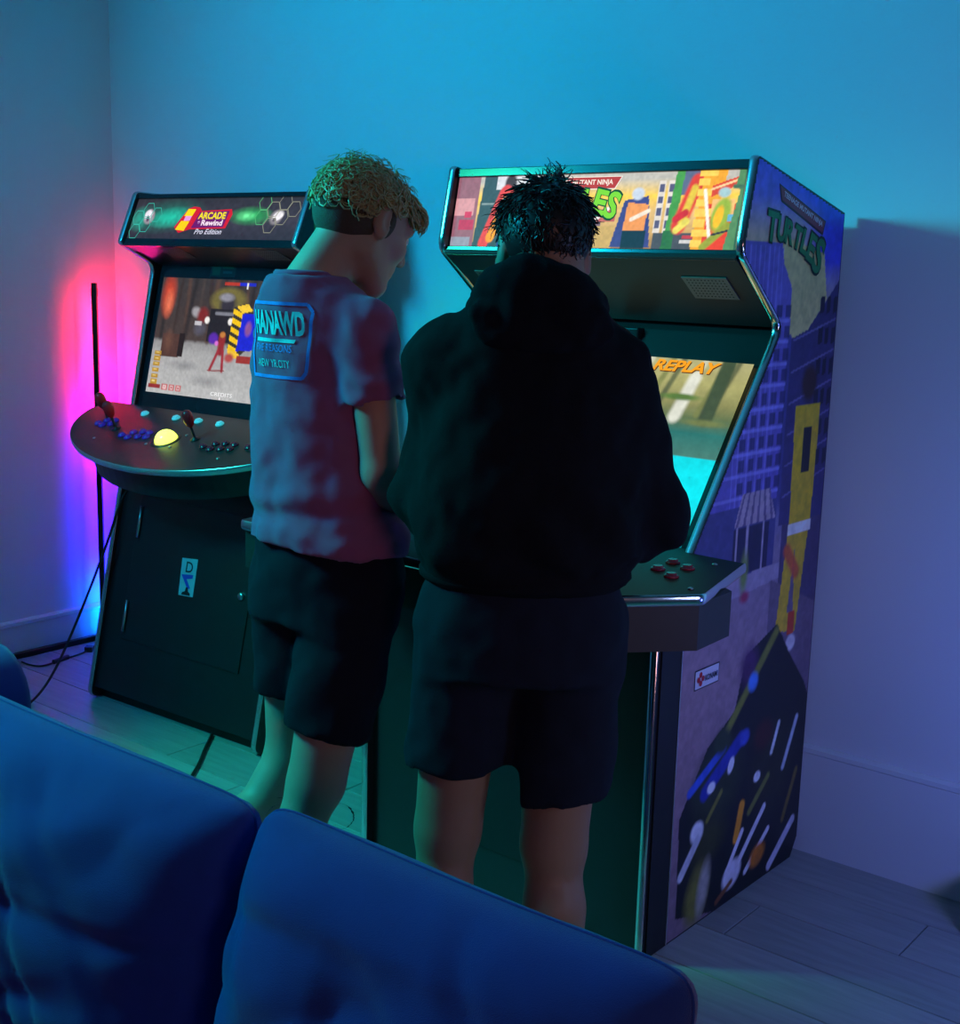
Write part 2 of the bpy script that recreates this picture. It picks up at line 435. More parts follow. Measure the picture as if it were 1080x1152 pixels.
class Canvas:
    """flat print as a fine coloured grid (vertex colours)"""
    def __init__(s, x0, y0, x1, y1, cell, base):
        s.nx = max(2, int(round((x1 - x0) / cell)) + 1); s.ny = max(2, int(round((y1 - y0) / cell)) + 1)
        s.X, s.Y = np.meshgrid(np.linspace(x0, x1, s.nx), np.linspace(y0, y1, s.ny))
        s.col = np.zeros((s.ny, s.nx, 3)); s.col[:] = srgb(*base)
    def inside(s, pts):
        m = np.zeros(s.X.shape, bool); n = len(pts); j = n - 1
        for i in range(n):
            xi, yi = pts[i]; xj, yj = pts[j]
            if yi != yj:
                m ^= ((yi > s.Y) != (yj > s.Y)) & (s.X < (xj - xi) * (s.Y - yi) / (yj - yi) + xi)
            j = i
        return m
    def mix(s, w, c):
        w = np.clip(w, 0, 1)[..., None]; s.col = s.col * (1 - w) + np.array(srgb(*c)) * w; return s
    def poly(s, pts, c, a=1.0): return s.mix(s.inside(pts) * a, c)
    def rect(s, x0, y0, x1, y1, c, a=1.0): return s.mix(((s.X >= x0) & (s.X <= x1) & (s.Y >= y0) & (s.Y <= y1)) * a, c)
    def ell(s, cx, cy, rx, ry, c, rot=0.0, soft=0.06, a=1.0):
        k, q = math.cos(rot), math.sin(rot); dx = s.X - cx; dy = s.Y - cy
        d = np.sqrt(((dx * k + dy * q) / rx) ** 2 + ((-dx * q + dy * k) / ry) ** 2)
        return s.mix(np.clip((1 - d) / soft, 0, 1) * a, c)
    def stroke(s, x0, y0, x1, y1, w, c, soft=0.4, a=1.0, w1=None):
        dx, dy = x1 - x0, y1 - y0; l2 = dx * dx + dy * dy
        t = np.clip(((s.X - x0) * dx + (s.Y - y0) * dy) / l2, 0, 1)
        d = np.hypot(s.X - x0 - t * dx, s.Y - y0 - t * dy); ww = w if w1 is None else w + (w1 - w) * t
        return s.mix(np.clip((ww / 2 - d) / (ww / 2 * soft + 1e-6), 0, 1) * a, c)
    def vgrad(s, stops):
        ys = [p for p, _ in stops]
        for k in range(3): s.col[..., k] = np.interp(s.Y, ys, [srgb(*c)[k] for _, c in stops])
        return s
    def grain(s, sc, amt, seed=0):
        r = np.random.default_rng(seed); x = (s.X - s.X.min()) / sc; y = (s.Y - s.Y.min()) / sc
        g = r.random((int(y.max()) + 3, int(x.max()) + 3)); xi = x.astype(int); yi = y.astype(int); fx = x - xi; fy = y - yi
        fx = fx * fx * (3 - 2 * fx); fy = fy * fy * (3 - 2 * fy)
        v = (g[yi, xi] * (1 - fx) + g[yi, xi + 1] * fx) * (1 - fy) + (g[yi + 1, xi] * (1 - fx) + g[yi + 1, xi + 1] * fx) * fy
        s.col *= (1 + amt * (v - .5) * 2)[..., None]; s.col = np.clip(s.col, 0, 4); return s
    def build(s, name, fn, mat, parent, mask=None, label=None, gain=1.0):
        nx, ny = s.nx, s.ny
        vs = [fn(x, y, 0.0003) for x, y in zip(s.X.ravel(), s.Y.ravel())]
        I = np.arange(nx * ny).reshape(ny, nx)
        q = np.stack([I[:-1, :-1], I[:-1, 1:], I[1:, 1:], I[1:, :-1]], -1).reshape(-1, 4)
        if mask is not None:
            mm = mask[:-1, :-1] & mask[:-1, 1:] & mask[1:, 1:] & mask[1:, :-1]; q = q[mm.ravel()]
        me = bpy.data.meshes.new(name)
        me.from_pydata(vs, [], q.tolist())
        ca = me.color_attributes.new('Col', 'FLOAT_COLOR', 'POINT')
        cc = np.ones((nx * ny, 4), np.float32); cc[:, :3] = s.col.reshape(-1, 3) * gain
        ca.data.foreach_set('color', cc.ravel()); me.materials.append(mat); me.update()
        o = bpy.data.objects.new(name, me); C.objects.link(o); o.parent = parent
        if label: o['label'] = label
        return o

# ------------------------------------------------------------------ right arcade cabinet (local: x = along the front, y = depth, z up)
RW = 0.888
cabR = empty('arcade_cabinet', (0.3898, 2.6581, 0), -0.6923)
tag(cabR, 'tall four-player arcade cabinet with printed comic side panel and bright long marquee', 'arcade cabinet')
RB = 0.756
profR = fillet([(0.0, 0.0), (0.0, 0.75), (0.126, 0.928), (0.466, 1.410), (0.257, 1.572), (0.300, 1.780), (RB, 1.679), (RB, 0.05), (0.725, 0.0)],
               {2: 0.01, 3: 0.035, 4: 0.03, 5: 0.012})
for s0, s1 in ((-0.020, 0.0), (-RW, -RW + 0.020)):
    side_profile_panel('side_panel', profR, s0, s1, m_black, cabR)
    i_top = max(range(len(profR)), key=lambda i: profR[i][1])
    molding('edge_molding', profR[:-1][:i_top + 5], s0, s1, m_chrome, cabR)
# black stile on the lower front of the right side
MB().box(0.0005, 0.004, 0.012, 0.092, 0.005, 0.735).build('front_stile', m_black2, cabR)
MB().box(0.0005, 0.0055, 0.0925, 0.0965, 0.005, 0.735).build('stile_edge', m_molding, cabR)
inL, inR = -RW + 0.020, -0.020
# roof, back, lower front, base
rf = plane_map((0.315, 1.755), (RB - 0.01, 1.662))
MB().prism([(inL, 0), (inR, 0), (inR, 0.445), (inL, 0.445)], rf, -0.018, 0.0).build('roof', m_black, cabR)
MB().box(inL, inR, RB - 0.022, RB - 0.006, 0.02, 1.655).build('back_panel', m_black2, cabR)
lower = MB().box(inL, inR, 0.022, 0.040, 0.0, 0.80).build('lower_front', m_black, cabR)
door = MB().box(-0.60, -0.29, 0.012, 0.022, 0.12, 0.50).build('coin_door', m_black2, lower, bevel=0.003)
for sx in (-0.53, -0.38):
    MB().box(sx - 0.03, sx + 0.03, 0.006, 0.012, 0.36, 0.44).build('coin_slot', m_steel, lower, bevel=0.002)
MB().lathe([(0.010, 0), (0.010, 0.006), (0.004, 0.008)], Matrix.Translation((-0.31, 0.012, 0.31)) @ Matrix.Rotation(math.pi / 2, 4, 'X'), 12).build('door_lock', m_steel, lower)
MB().prism([(-0.475, 0.20), (-0.435, 0.20), (-0.445, 0.28), (-0.465, 0.28)], lambda a, z, h: (a, 0.022 - h, z), 0.0, 0.002).build('sticker', pmat('pale_sticker', (0.5, 0.55, 0.6), 0.5), lower)

# marquee
mqR = plane_map((0.277, 1.570), (0.317, 1.775))
MB().prism([(inL, -0.018), (inR, -0.018), (inR, 0.203), (inL, 0.203)], mqR, -0.06, -0.004).build('marquee_box', m_black, cabR)
mframe = m_bezel
MB().prism([(inL, 0.184), (inR, 0.184), (inR, 0.206), (inL, 0.206)], mqR, -0.004, 0.008).build('marquee_retainer', mframe, cabR, bevel=0.002)
MB().prism([(inL, -0.018), (inR, -0.018), (inR, 0.006), (inL, 0.006)], mqR, -0.004, 0.008).build('marquee_retainer', mframe, cabR, bevel=0.002)
cv = Canvas(inL + 0.004, 0.006, inR - 0.004, 0.184, 0.0026, (230, 190, 90))
cv.vgrad([(0.0, (150, 110, 70)), (0.05, (205, 165, 100)), (0.09, (225, 185, 120)), (0.13, (250, 205, 70)), (0.17, (190, 185, 175))])
cv.rect(-0.87, 0, -0.79, 0.2, (150, 95, 110)); cv.rect(-0.87, 0.085, -0.80, 0.13, (215, 150, 155)); cv.rect(-0.845, 0.05, -0.795, 0.075, (190, 40, 85)); cv.rect(-0.83, 0.08, -0.805, 0.095, (205, 45, 90)); cv.rect(-0.87, 0, -0.80, 0.03, (150, 150, 165))
cv.poly([(-0.79, 0), (-0.66, 0), (-0.66, 0.2), (-0.775, 0.2)], (62, 78, 86))
cv.stroke(-0.775, 0.115, -0.735, 0.115, 0.004, (150, 165, 165))
cv.rect(-0.735, 0.15, -0.62, 0.2, (215, 215, 220)); cv.ell(-0.69, 0.165, 0.022, 0.03, (70, 40, 45), 0, .3)
cv.stroke(-0.755, 0.015, -0.70, 0.14, 0.035, (225, 60, 60), .2, w1=0.05); cv.stroke(-0.735, 0.03, -0.69, 0.12, 0.03, (255, 160, 20), .3, w1=0.05)
cv.rect(-0.71, 0, -0.62, 0.05, (45, 60, 120)); cv.rect(-0.62, 0, -0.40, 0.1, (120, 90, 110))
cv.rect(-0.43, 0.07, -0.36, 0.10, (190, 90, 90)); cv.rect(-0.47, 0.0, -0.36, 0.06, (200, 165, 95)); cv.stroke(-0.43, 0.065, -0.385, 0.10, 0.012, (250, 240, 235))
# plain stand-ins for the printed characters: blocks of their colours
cv.poly([(-0.365, 0.01), (-0.255, 0.01), (-0.275, 0.13), (-0.34, 0.12)], (62, 62, 130)); cv.poly([(-0.335, 0.05), (-0.275, 0.05), (-0.272, 0.11), (-0.33, 0.115)], (235, 150, 80)); cv.rect(-0.335, 0.008, -0.27, 0.05, (30, 40, 60)); cv.ell(-0.305, 0.135, 0.02, 0.017, (200, 210, 225), 0, .3); cv.stroke(-0.315, 0.075, -0.27, 0.095, 0.012, (240, 225, 205))
for k in range(2):
    x = -0.252 + k * 0.026
    cv.rect(x, 0.045, x + 0.018, 0.165, (225, 215, 205))
    for j in range(4): cv.rect(x + 0.003, 0.055 + j * 0.028, x + 0.015, 0.073 + j * 0.028, (90, 85, 120))
cv.rect(-0.25, 0.0, -0.13, 0.045, (75, 75, 85)); cv.rect(-0.17, 0.03, -0.135, 0.04, (190, 55, 70)); cv.rect(-0.175, 0.02, -0.13, 0.028, (210, 205, 205))
cv.rect(-0.19, 0.13, -0.13, 0.2, (95, 105, 135))
cv.poly([(-0.222, 0.0), (-0.196, 0.0), (-0.186, 0.2), (-0.207, 0.2)], (75, 155, 70)); cv.poly([(-0.225, 0.0), (-0.193, 0.0), (-0.196, 0.05), (-0.222, 0.05)], (50, 110, 60))
cv.stroke(-0.185, 0.06, -0.15, 0.16, 0.045, (220, 60, 45), .3); cv.stroke(-0.178, 0.07, -0.155, 0.145, 0.024, (225, 195, 60), .5); cv.stroke(-0.195, 0.075, -0.17, 0.09, 0.02, (205, 30, 45), .3); cv.stroke(-0.19, 0.05, -0.165, 0.07, 0.02, (230, 215, 90), .4)
bx = [(-0.145, 0.0), (-0.10, 0.0), (-0.075, 0.2), (-0.135, 0.2)]
cv.poly(bx, (240, 165, 40)); cv.poly([(-0.12, 0.0), (-0.04, 0.0), (-0.04, 0.11), (-0.115, 0.11)], (225, 60, 35))
for j in range(8):
    cv.rect(-0.147, 0.012 + j * 0.023, -0.118 + (j % 2) * 0.018, 0.029 + j * 0.023, (250, 205, 85)); 
cv.poly([(-0.11, 0.15), (-0.035, 0.175), (-0.035, 0.155), (-0.11, 0.125)], (215, 70, 45)); cv.stroke(-0.112, 0.142, -0.04, 0.165, 0.006, (250, 205, 150))
cv.rect(-0.105, 0.08, -0.05, 0.12, (245, 190, 120)); cv.stroke(-0.128, 0.14, -0.10, 0.03, 0.010, (255, 245, 230))
cv.ell(-0.08, 0.085, 0.026, 0.045, (150, 180, 60), -.3, .25); cv.ell(-0.085, 0.08, 0.013, 0.03, (250, 190, 30), -.2, .3); cv.ell(-0.078, 0.135, 0.018, 0.013, (165, 200, 205), 0, .3); cv.stroke(-0.115, 0.012, -0.06, 0.06, 0.022, (150, 160, 50), .4); cv.rect(-0.062, 0.07, -0.045, 0.085, (105, 180, 210)); cv.stroke(-0.095, 0.04, -0.055, 0.05, 0.006, (45, 40, 55))
cv.poly([(-0.064, 0.0), (-0.02, 0.0), (-0.02, 0.2), (-0.046, 0.2), (-0.052, 0.15), (-0.04, 0.14)], (88, 140, 92)); cv.poly([(-0.036, 0.0), (-0.02, 0.0), (-0.02, 0.2), (-0.032, 0.2)], (55, 100, 75)); cv.stroke(-0.055, 0.148, -0.02, 0.146, 0.012, (70, 110, 85))
cv.grain(0.006, 0.12, 3)
mart = cv.build('marquee_art', mqR, m_lit, cabR, gain=1.15)
a = Art(0.0004)
a.poly([(-0.60, 0.178), (-0.355, 0.178), (-0.372, 0.147), (-0.585, 0.147)], srgb(250, 240, 225)); a.poly([(-0.597, 0.176), (-0.358, 0.176), (-0.374, 0.149), (-0.583, 0.149)], srgb(190, 45, 40))
a.text('TEENAGE MUTANT NINJA', -0.575, 0.1545, 0.195, 0.016, srgb(255, 235, 220), offset=0.03)
def arc_letters(art, word, x0, x1, base, rise, h, col, out, tilt):
    n = len(word)
    for off, cc in ((0.06, out), (0.03, col)):
        for i, ch in enumerate(word):
            t = (i + 0.5) / n - 0.5
            w = (x1 - x0) / n * (1.02 if off < 0.05 else 1.20); hh = h * (1.0 + 0.5 * abs(t) * 2) * (1.0 if off < 0.05 else 1.16)
            r = -tilt * t * 2; cx = x0 + (x1 - x0) * (i + 0.5) / n; cy = base - rise * (t * 2) ** 2
            art.text(ch, cx - w / 2 * math.cos(r) + hh / 2 * math.sin(r), cy - hh / 2 * math.cos(r) - w / 2 * math.sin(r), w, hh, cc, rot=r, offset=off)
            art.h -= 1
        art.h += 1
arc_letters(a, 'TURTLES', -0.60, -0.355, 0.122, 0.018, 0.046, srgb(130, 225, 30), srgb(15, 70, 20), 0.35)
a.build('lettering', lambda x, y, h: mqR(x, y, h + 0.0006), m_lit, mart)

# speaker panel under the marquee
sfR = plane_map((0.272, 1.552), (0.478, 1.412), -1)
sp = MB().prism([(inL, -0.012), (inR, -0.012), (inR, 0.262), (inL, 0.262)], sfR, -0.014, 0.0).build('speaker_panel', m_black2, cabR)
for x0 in (-0.190, -RW + 0.073):
    grille(sfR, [(x0, 0.062), (x0 + 0.117, 0.062), (x0 + 0.117, 0.147), (x0, 0.147)], sp)
# monitor
scR = plane_map((0.50, 1.40), (0.16, 0.925), -1)
MB().prism([(inL, -0.06), (inR, -0.06), (inR, 0.61), (inL, 0.61)], scR, -0.03, -0.008).build('monitor_bezel', m_bezel, cabR)
MB().box(-0.475, -0.395, 0.468, 0.500, 1.345, 1.385).build('display_sensor', m_bezel, cabR, bevel=0.004)
Lx, Rx = inL + 0.03, -0.052
cv = Canvas(Lx, 0.100, Rx, 0.592, 0.004, (120, 120, 70))
Y = cv.Y
cv.vgrad([(0.10, (176, 170, 120)), (0.16, (170, 165, 105)), (0.22, (140, 138, 85)), (0.26, (92, 110, 72)), (0.30, (45, 112, 105)), (0.36, (72, 122, 110)), (0.364, (20, 215, 225)), (0.46, (15, 225, 235)), (0.52, (25, 205, 215)), (0.548, (25, 200, 210)), (0.552, (8, 140, 155)), (0.6, (8, 130, 150))])
for k in range(16):
    x = Lx + 0.05 * k + 0.01 * (k % 3)
    cv.stroke(x, 0.10, x - 0.03, 0.25, 0.022, ((70, 80, 55), (205, 205, 185), (120, 125, 70))[k % 3], .6, .8)
cv.stroke(-0.115, 0.09, -0.12, 0.26, 0.045, (66, 80, 55), .3); cv.stroke(-0.19, 0.15, -0.205, 0.26, 0.045, (215, 215, 200), .5)
cv.ell(-0.21, 0.205, 0.07, 0.012, (90, 120, 55), 0, .5); cv.ell(-0.33, 0.265, 0.12, 0.02, (100, 115, 60), 0, .6); cv.ell(-0.12, 0.27, 0.08, 0.012, (110, 120, 70), 0, .6)
cv.grain(0.018, 0.10, 5); cv.grain(0.006, 0.06, 6)
disp = cv.build('display', scR, m_screen, cabR, gain=1.12)
a = Art(0.0005)
for dx, cc in ((0.0025, srgb(90, 40, 5)), (0.0, srgb(255, 165, 20))):
    a.text('REPLAY', -0.318 + dx, 0.137 + dx, 0.185, -0.032, cc, shear=0.25, offset=0.035)
a.build('lettering', lambda x, y, h: scR(x, y, h + 0.0004), m_screen, disp)

# control panel: trapezoid with angled wings
zc = 0.924
mid = -RW / 2
half = [(0.130, 0.115), (0.205, -0.184), (0.057, -0.36)]
lx = lambda x: 2 * mid - x + (0.125 if x > 0.1 else 0.0)
outl = half + [(lx(x), y) for x, y in reversed(half)] + [(-RW - 0.002, 0.118), (-RW + 0.022, 0.15), (-0.022, 0.15), (0.002, 0.118)]
outl = fillet(outl, {1: 0.012, 2: 0.02, 3: 0.02, 4: 0.012}, 3)
cp = MB().prism(outl, lambda x, y, h: (x, y, h), zc - 0.022, zc).build('control_panel', m_black2, cabR)
def edge_strip(name, pts, z0, z1, mat, parent, proud=0.004):
    b = MB(); n = len(pts); vs = []
    for i, p in enumerate(pts):
        t = (Vector(pts[min(i + 1, n - 1)]) - Vector(pts[max(i - 1, 0)])).normalized(); nr = Vector((-t.y, t.x))
        for k in range(7):
            an = math.pi * k / 6
            q = Vector(p) + nr * (proud * math.sin(an)) * -1
            vs.append((q.x, q.y, (z0 + z1) / 2 - (z1 - z0) / 2 * math.cos(an)))
    b.add(vs, [(i * 7 + k, i * 7 + k + 1, (i + 1) * 7 + k + 1, (i + 1) * 7 + k) for i in range(n - 1) for k in range(6)])
    return b.build(name, mat, parent, smooth=True)
edge_strip('edge_molding', outl[:len(outl) - 4][::-1], zc - 0.022, zc + 0.001, m_chrome, cp)
m_box = pmat('dark_brown_black_laminate', (0.030, 0.022, 0.020), 0.5, var=0.15, scale=50)
hb = [(0.187, -0.040), (0.194, -0.178), (0.050, -0.348)]
ob = hb + [(2 * mid - x, y) for x, y in reversed(hb)] + [(-RW + 0.001, 0.075), (-0.001, 0.075)]
ob2 = [hb[0], hb[1], hb[2]] + [(lx(x), y) for x, y in reversed(hb)] + [(-RW - 0.004, 0.075), (-RW - 0.004, 0.03), (-0.888 + 0.0, -0.004), (-0.0, -0.004), (0.004, 0.03), (0.004, 0.075)]
MB().prism(ob2, lambda x, y, h: (x, y, h), zc - 0.115, zc - 0.022).build('control_box', m_box, cabR)
cpf = lambda s, t, h: (s, t, zc + h)
for (bx_, by_) in ((0.055, -0.050), (-RW - 0.02, -0.050), (-0.27, -0.16), (-0.62, -0.16)):
    for dx, dy in ((-0.024, -0.020), (0.016, 0.030), (-0.034, 0.054), (0.030, -0.056)) if bx_ > -0.2 else ((-0.03, 0), (0.03, 0), (0, 0.035), (0, -0.035)):
        button(cpf, bx_ + dx, by_ + dy, 0.0155, m_darkred, cp)
for s_, t_ in ((-0.10, -0.20), (-RW + 0.03, -0.22), (-0.36, -0.25), (-0.53, -0.25)):
    joystick(cpf, s_, t_, cp, m_red_plastic)
for s_, t_ in ((0.091, 0.057), (-RW - 0.03, 0.057), (0.165, -0.165), (-0.25, 0.05), (-0.64, 0.05)):
    b = MB().lathe([(0.006, 0), (0.006, 0.002), (0.003, 0.0035)], Matrix.Translation((s_, t_, zc)), 10).build('screw', m_steel, cp, smooth=True)

# printed side art
cv = Canvas(0.10, 0.0, RB, 1.78, 0.004, (110, 92, 112))
X, Y = cv.X, cv.Y
cv.vgrad([(0.0, (120, 96, 108)), (0.60, (140, 112, 122)), (0.88, (128, 108, 128)), (0.95, (112, 102, 135)), (1.0, (62, 56, 110)), (1.40, (70, 62, 125)), (1.55, (200, 175, 105)), (1.62, (185, 155, 135)), (1.70, (110, 95, 190)), (1.78, (85, 85, 200))])
cv.mix(np.clip((X - 0.52) / 0.14, 0, 1) * np.clip((Y - 1.46) / 0.10, 0, 1), (62, 62, 190))
cv.mix(np.clip((X - 0.38) / 0.25, 0, 1) * np.clip((Y - 1.66) / 0.06, 0, 1), (60, 70, 205))
# yellow evening sky between the houses
cv.poly([(0.40, 1.62), (0.66, 1.58), (0.69, 1.47), (0.55, 1.36), (0.47, 1.42), (0.44, 1.52)], (196, 176, 112))
# houses
cv.poly([(0.10, 0.95), (0.50, 0.95), (0.50, 1.40), (0.44, 1.60), (0.25, 1.60)], (96, 82, 158))
cv.poly([(0.40, 1.60), (0.445, 1.565), (0.50, 1.50), (0.505, 1.41), (0.48, 1.36), (0.46, 1.36), (0.41, 1.50)], (104, 90, 165))
cv.poly([(0.52, 1.38), (0.60, 1.40), (0.68, 1.46), (RB, 1.52), (RB, 0.93), (0.52, 0.93)], (56, 46, 92))
for k in range(9):
    cv.rect(0.27 + 0.022 * k, 1.0, 0.274 + 0.022 * k, 1.59, (140, 125, 200), .5)
for j in range(9):
    z = 1.02 + 0.05 * j
    cv.rect(0.20, z, 0.50, z + 0.006, (150, 140, 210), .55)
    for k in range(5): cv.rect(0.30 + 0.045 * k, z + 0.012, 0.325 + 0.045 * k, z + 0.038, (40, 34, 80), .8)
for j in range(6):
    z = 1.0 + 0.075 * j
    cv.stroke(0.53, z, RB, z + 0.05, 0.006, (130, 115, 165), .4, .6)
    for k in range(3): cv.poly([(0.66 + .035 * k, z + .06), (0.68 + .035 * k, z + .066), (0.68 + .035 * k, z + .105), (0.66 + .035 * k, z + .10)], (25, 20, 45))
# street level: shop front with striped awning
cv.rect(0.10, 0.82, 0.50, 1.0, (66, 60, 110)); cv.rect(0.30, 0.84, 0.47, 0.95, (36, 30, 62))
cv.poly([(0.30, 0.955), (0.50, 0.955), (0.46, 1.03), (0.33, 1.03)], (165, 140, 150))
for k in range(6): cv.poly([(0.305 + .034 * k, 0.955), (0.318 + .034 * k, 0.955), (0.345 + .024 * k, 1.03), (0.337 + .024 * k, 1.03)], (105, 85, 115))
for x_ in (0.31, 0.36, 0.44): cv.rect(x_, 0.80, x_ + 0.008, 0.955, (160, 140, 155))
cv.poly([(0.10, 0.77), (0.55, 0.80), (0.60, 0.84), (0.10, 0.83)], (150, 130, 148))
cv.rect(0.54, 0.62, RB, 0.93, (70, 56, 86)); cv.poly([(0.50, 0.0), (RB, 0.0), (RB, 0.70), (0.50, 0.80)], (104, 84, 100))
# plain stand-ins for the printed figures: a yellow hanging banner and a dark heap of colour strokes
cv.poly([(0.565, 1.22), (0.70, 1.22), (0.69, 0.92), (0.575, 0.92)], (205, 165, 25)); cv.poly([(0.575, 0.92), (0.685, 0.92), (0.65, 0.64), (0.54, 0.66)], (198, 158, 28)); cv.poly([(0.598, 0.70), (0.616, 0.86), (0.63, 0.70)], (104, 84, 100))
cv.rect(0.57, 0.90, 0.695, 0.925, (215, 205, 190)); cv.rect(0.62, 1.05, 0.66, 1.16, (30, 24, 30)); cv.stroke(0.575, 0.86, 0.63, 0.80, 0.05, (190, 70, 35), .5, .9); cv.rect(0.605, 0.64, 0.64, 0.70, (190, 55, 30)); cv.ell(0.63, 1.27, 0.05, 0.055, (52, 26, 28), 0, .4); cv.ell(0.63, 0.615, 0.03, 0.025, (200, 185, 185), 0, .3)
cv.ell(0.36, 0.84, 0.025, 0.07, (110, 125, 60), 0, .6); cv.ell(0.37, 0.78, 0.03, 0.02, (140, 40, 70), 0, .6)
cv.poly([(0.32, 0.0), (0.14, 0.05), (0.13, 0.30), (0.24, 0.44), (0.36, 0.50), (0.40, 0.63), (0.55, 0.68), (0.62, 0.60), (0.72, 0.50), (RB + .02, 0.42), (RB + .02, 0.0)], (18, 18, 24))
cv.ell(0.30, 0.34, 0.15, 0.13, (38, 46, 28), .3, .5); cv.ell(0.58, 0.30, 0.14, 0.15, (34, 34, 26), .4, .5); cv.ell(0.27, 0.20, 0.11, 0.07, (52, 54, 26), .2, .6); cv.ell(0.42, 0.60, 0.06, 0.07, (72, 36, 80), 0, .6); cv.stroke(0.33, 0.46, 0.55, 0.66, 0.035, (118, 118, 40), .6); cv.ell(0.445, 0.555, 0.03, 0.03, (70, 120, 200), 0, .4)
cv.stroke(0.17, 0.35, 0.32, 0.42, 0.03, (50, 80, 185), .4); cv.stroke(0.24, 0.33, 0.40, 0.42, 0.05, (38, 48, 150), .4); cv.ell(0.42, 0.42, 0.03, 0.025, (60, 75, 175), 0, .4)
cv.ell(0.27, 0.335, 0.022, 0.016, (225, 220, 225), 0, .3); cv.ell(0.36, 0.365, 0.016, 0.025, (225, 220, 225), -.4, .3)
cv.ell(0.215, 0.24, 0.034, 0.032, (205, 200, 205), 0, .3); cv.stroke(0.26, 0.255, 0.32, 0.31, 0.02, (120, 115, 45), .6); cv.ell(0.31, 0.44, 0.05, 0.045, (40, 52, 34), 0, .5)
cv.ell(0.52, 0.40, 0.06, 0.05, (62, 20, 22), 0, .5); cv.ell(0.50, 0.295, 0.02, 0.016, (220, 215, 215), 0, .3); cv.stroke(0.57, 0.34, 0.60, 0.41, 0.018, (205, 205, 205), .3); cv.stroke(0.64, 0.28, 0.70, 0.40, 0.022, (180, 185, 195), .4); cv.stroke(0.47, 0.21, 0.56, 0.28, 0.025, (112, 112, 45), .6)
cv.stroke(0.41, 0.16, 0.43, 0.24, 0.035, (225, 140, 30), .4); cv.stroke(0.15, 0.15, 0.22, 0.22, 0.03, (190, 185, 195), .3)
cv.ell(0.23, 0.075, 0.065, 0.10, (112, 108, 44), -.25, .5); cv.ell(0.26, 0.085, 0.035, 0.09, (160, 150, 140), -.2, .6)
cv.ell(0.40, 0.07, 0.055, 0.04, (215, 205, 210), .4, .3); cv.stroke(0.37, 0.08, 0.44, 0.17, 0.02, (215, 205, 210), .3); cv.stroke(0.43, 0.09, 0.55, 0.20, 0.022, (215, 205, 210), .3); cv.stroke(0.47, 0.05, 0.58, 0.13, 0.02, (215, 205, 210), .3); cv.ell(0.53, 0.075, 0.05, 0.035, (190, 105, 25), .3, .4)
cv.stroke(0.60, 0.02, 0.72, 0.11, 0.03, (200, 190, 200), .3); cv.stroke(0.66, 0.13, 0.72, 0.25, 0.025, (110, 90, 35), .6); cv.stroke(0.33, 0.02, 0.40, 0.05, 0.02, (120, 70, 40), .5)
cv.grain(0.02, 0.14, 11); cv.grain(0.008, 0.10, 12)
pm = [(p[0], p[1]) for p in profR]
cx_, cy_ = 0.5, 0.9
msk = cv.inside([(x + (0.003 if x < .47 else -0.003), y - (0.003 if y > 1.2 else -0.003)) for x, y in pm]) & ~((cv.X < 0.098) & (cv.Y < 0.80))
side_art = cv.build('side_art', lambda u, z, h: (h + 0.0002, u, z), m_print, cabR, mask=msk, label='printed comic street scene on the cabinet side', gain=1.5)
a = Art(0.0004)
bn = [(0.404, 1.727), (0.652, 1.655), (0.640, 1.621), (0.418, 1.688)]
a.poly(bn, srgb(60, 20, 45)); a.poly([(0.409, 1.722), (0.646, 1.653), (0.637, 1.627), (0.421, 1.692)], srgb(150, 45, 70))
rt = math.atan2(1.653 - 1.722, 0.646 - 0.409)
a.text('TEENAGE MUTANT NINJA', 0.426, 1.6975, 0.214, 0.0155, srgb(225, 205, 215), rot=rt, offset=0.03)
word = 'TURTLES'
pos = [(0.382, 1.632, 0.052, 0.066, -0.10), (0.428, 1.628, 0.040, 0.056, -0.14), (0.468, 1.622, 0.040, 0.052, -0.20), (0.509, 1.612, 0.040, 0.052, -0.26), (0.548, 1.602, 0.038, 0.056, -0.32), (0.584, 1.590, 0.038, 0.066, -0.36), (0.624, 1.573, 0.046, 0.085, -0.40)]
for off, cc, g in ((0.05, srgb(10, 45, 30), 1.16), (0.035, srgb(40, 140, 75), 1.0)):
    for ch, (x, z, w, h, r) in zip(word, pos):
        ww, hh = w * g, h * g
        a.text(ch, x - ww / 2 * math.cos(r) + hh / 2 * math.sin(r), z - hh / 2 * math.cos(r) - ww / 2 * math.sin(r), ww, hh, cc, rot=r, offset=off); a.h -= 1
    a.h += 1
a.build('lettering', lambda u, z, h: (h + 0.0008, u, z), m_print, side_art)
a = Art(0.0004)
a.rect(0.160, 0.598, 0.270, 0.646, srgb(40, 35, 50)); a.rect(0.163, 0.601, 0.267, 0.643, srgb(225, 220, 235))
for dx, dz in ((0, .010), (.010, 0), (0, -.010), (-.010, 0)): a.ell(0.186 + dx, 0.622 + dz, 0.007, 0.007, srgb(185, 25, 50), n=12)
a.text('KONAMI', 0.204, 0.614, 0.056, 0.014, srgb(45, 40, 60), offset=0.03)
a.build('maker_plate', lambda u, z, h: (h + 0.0008, u, z), m_print, cabR)

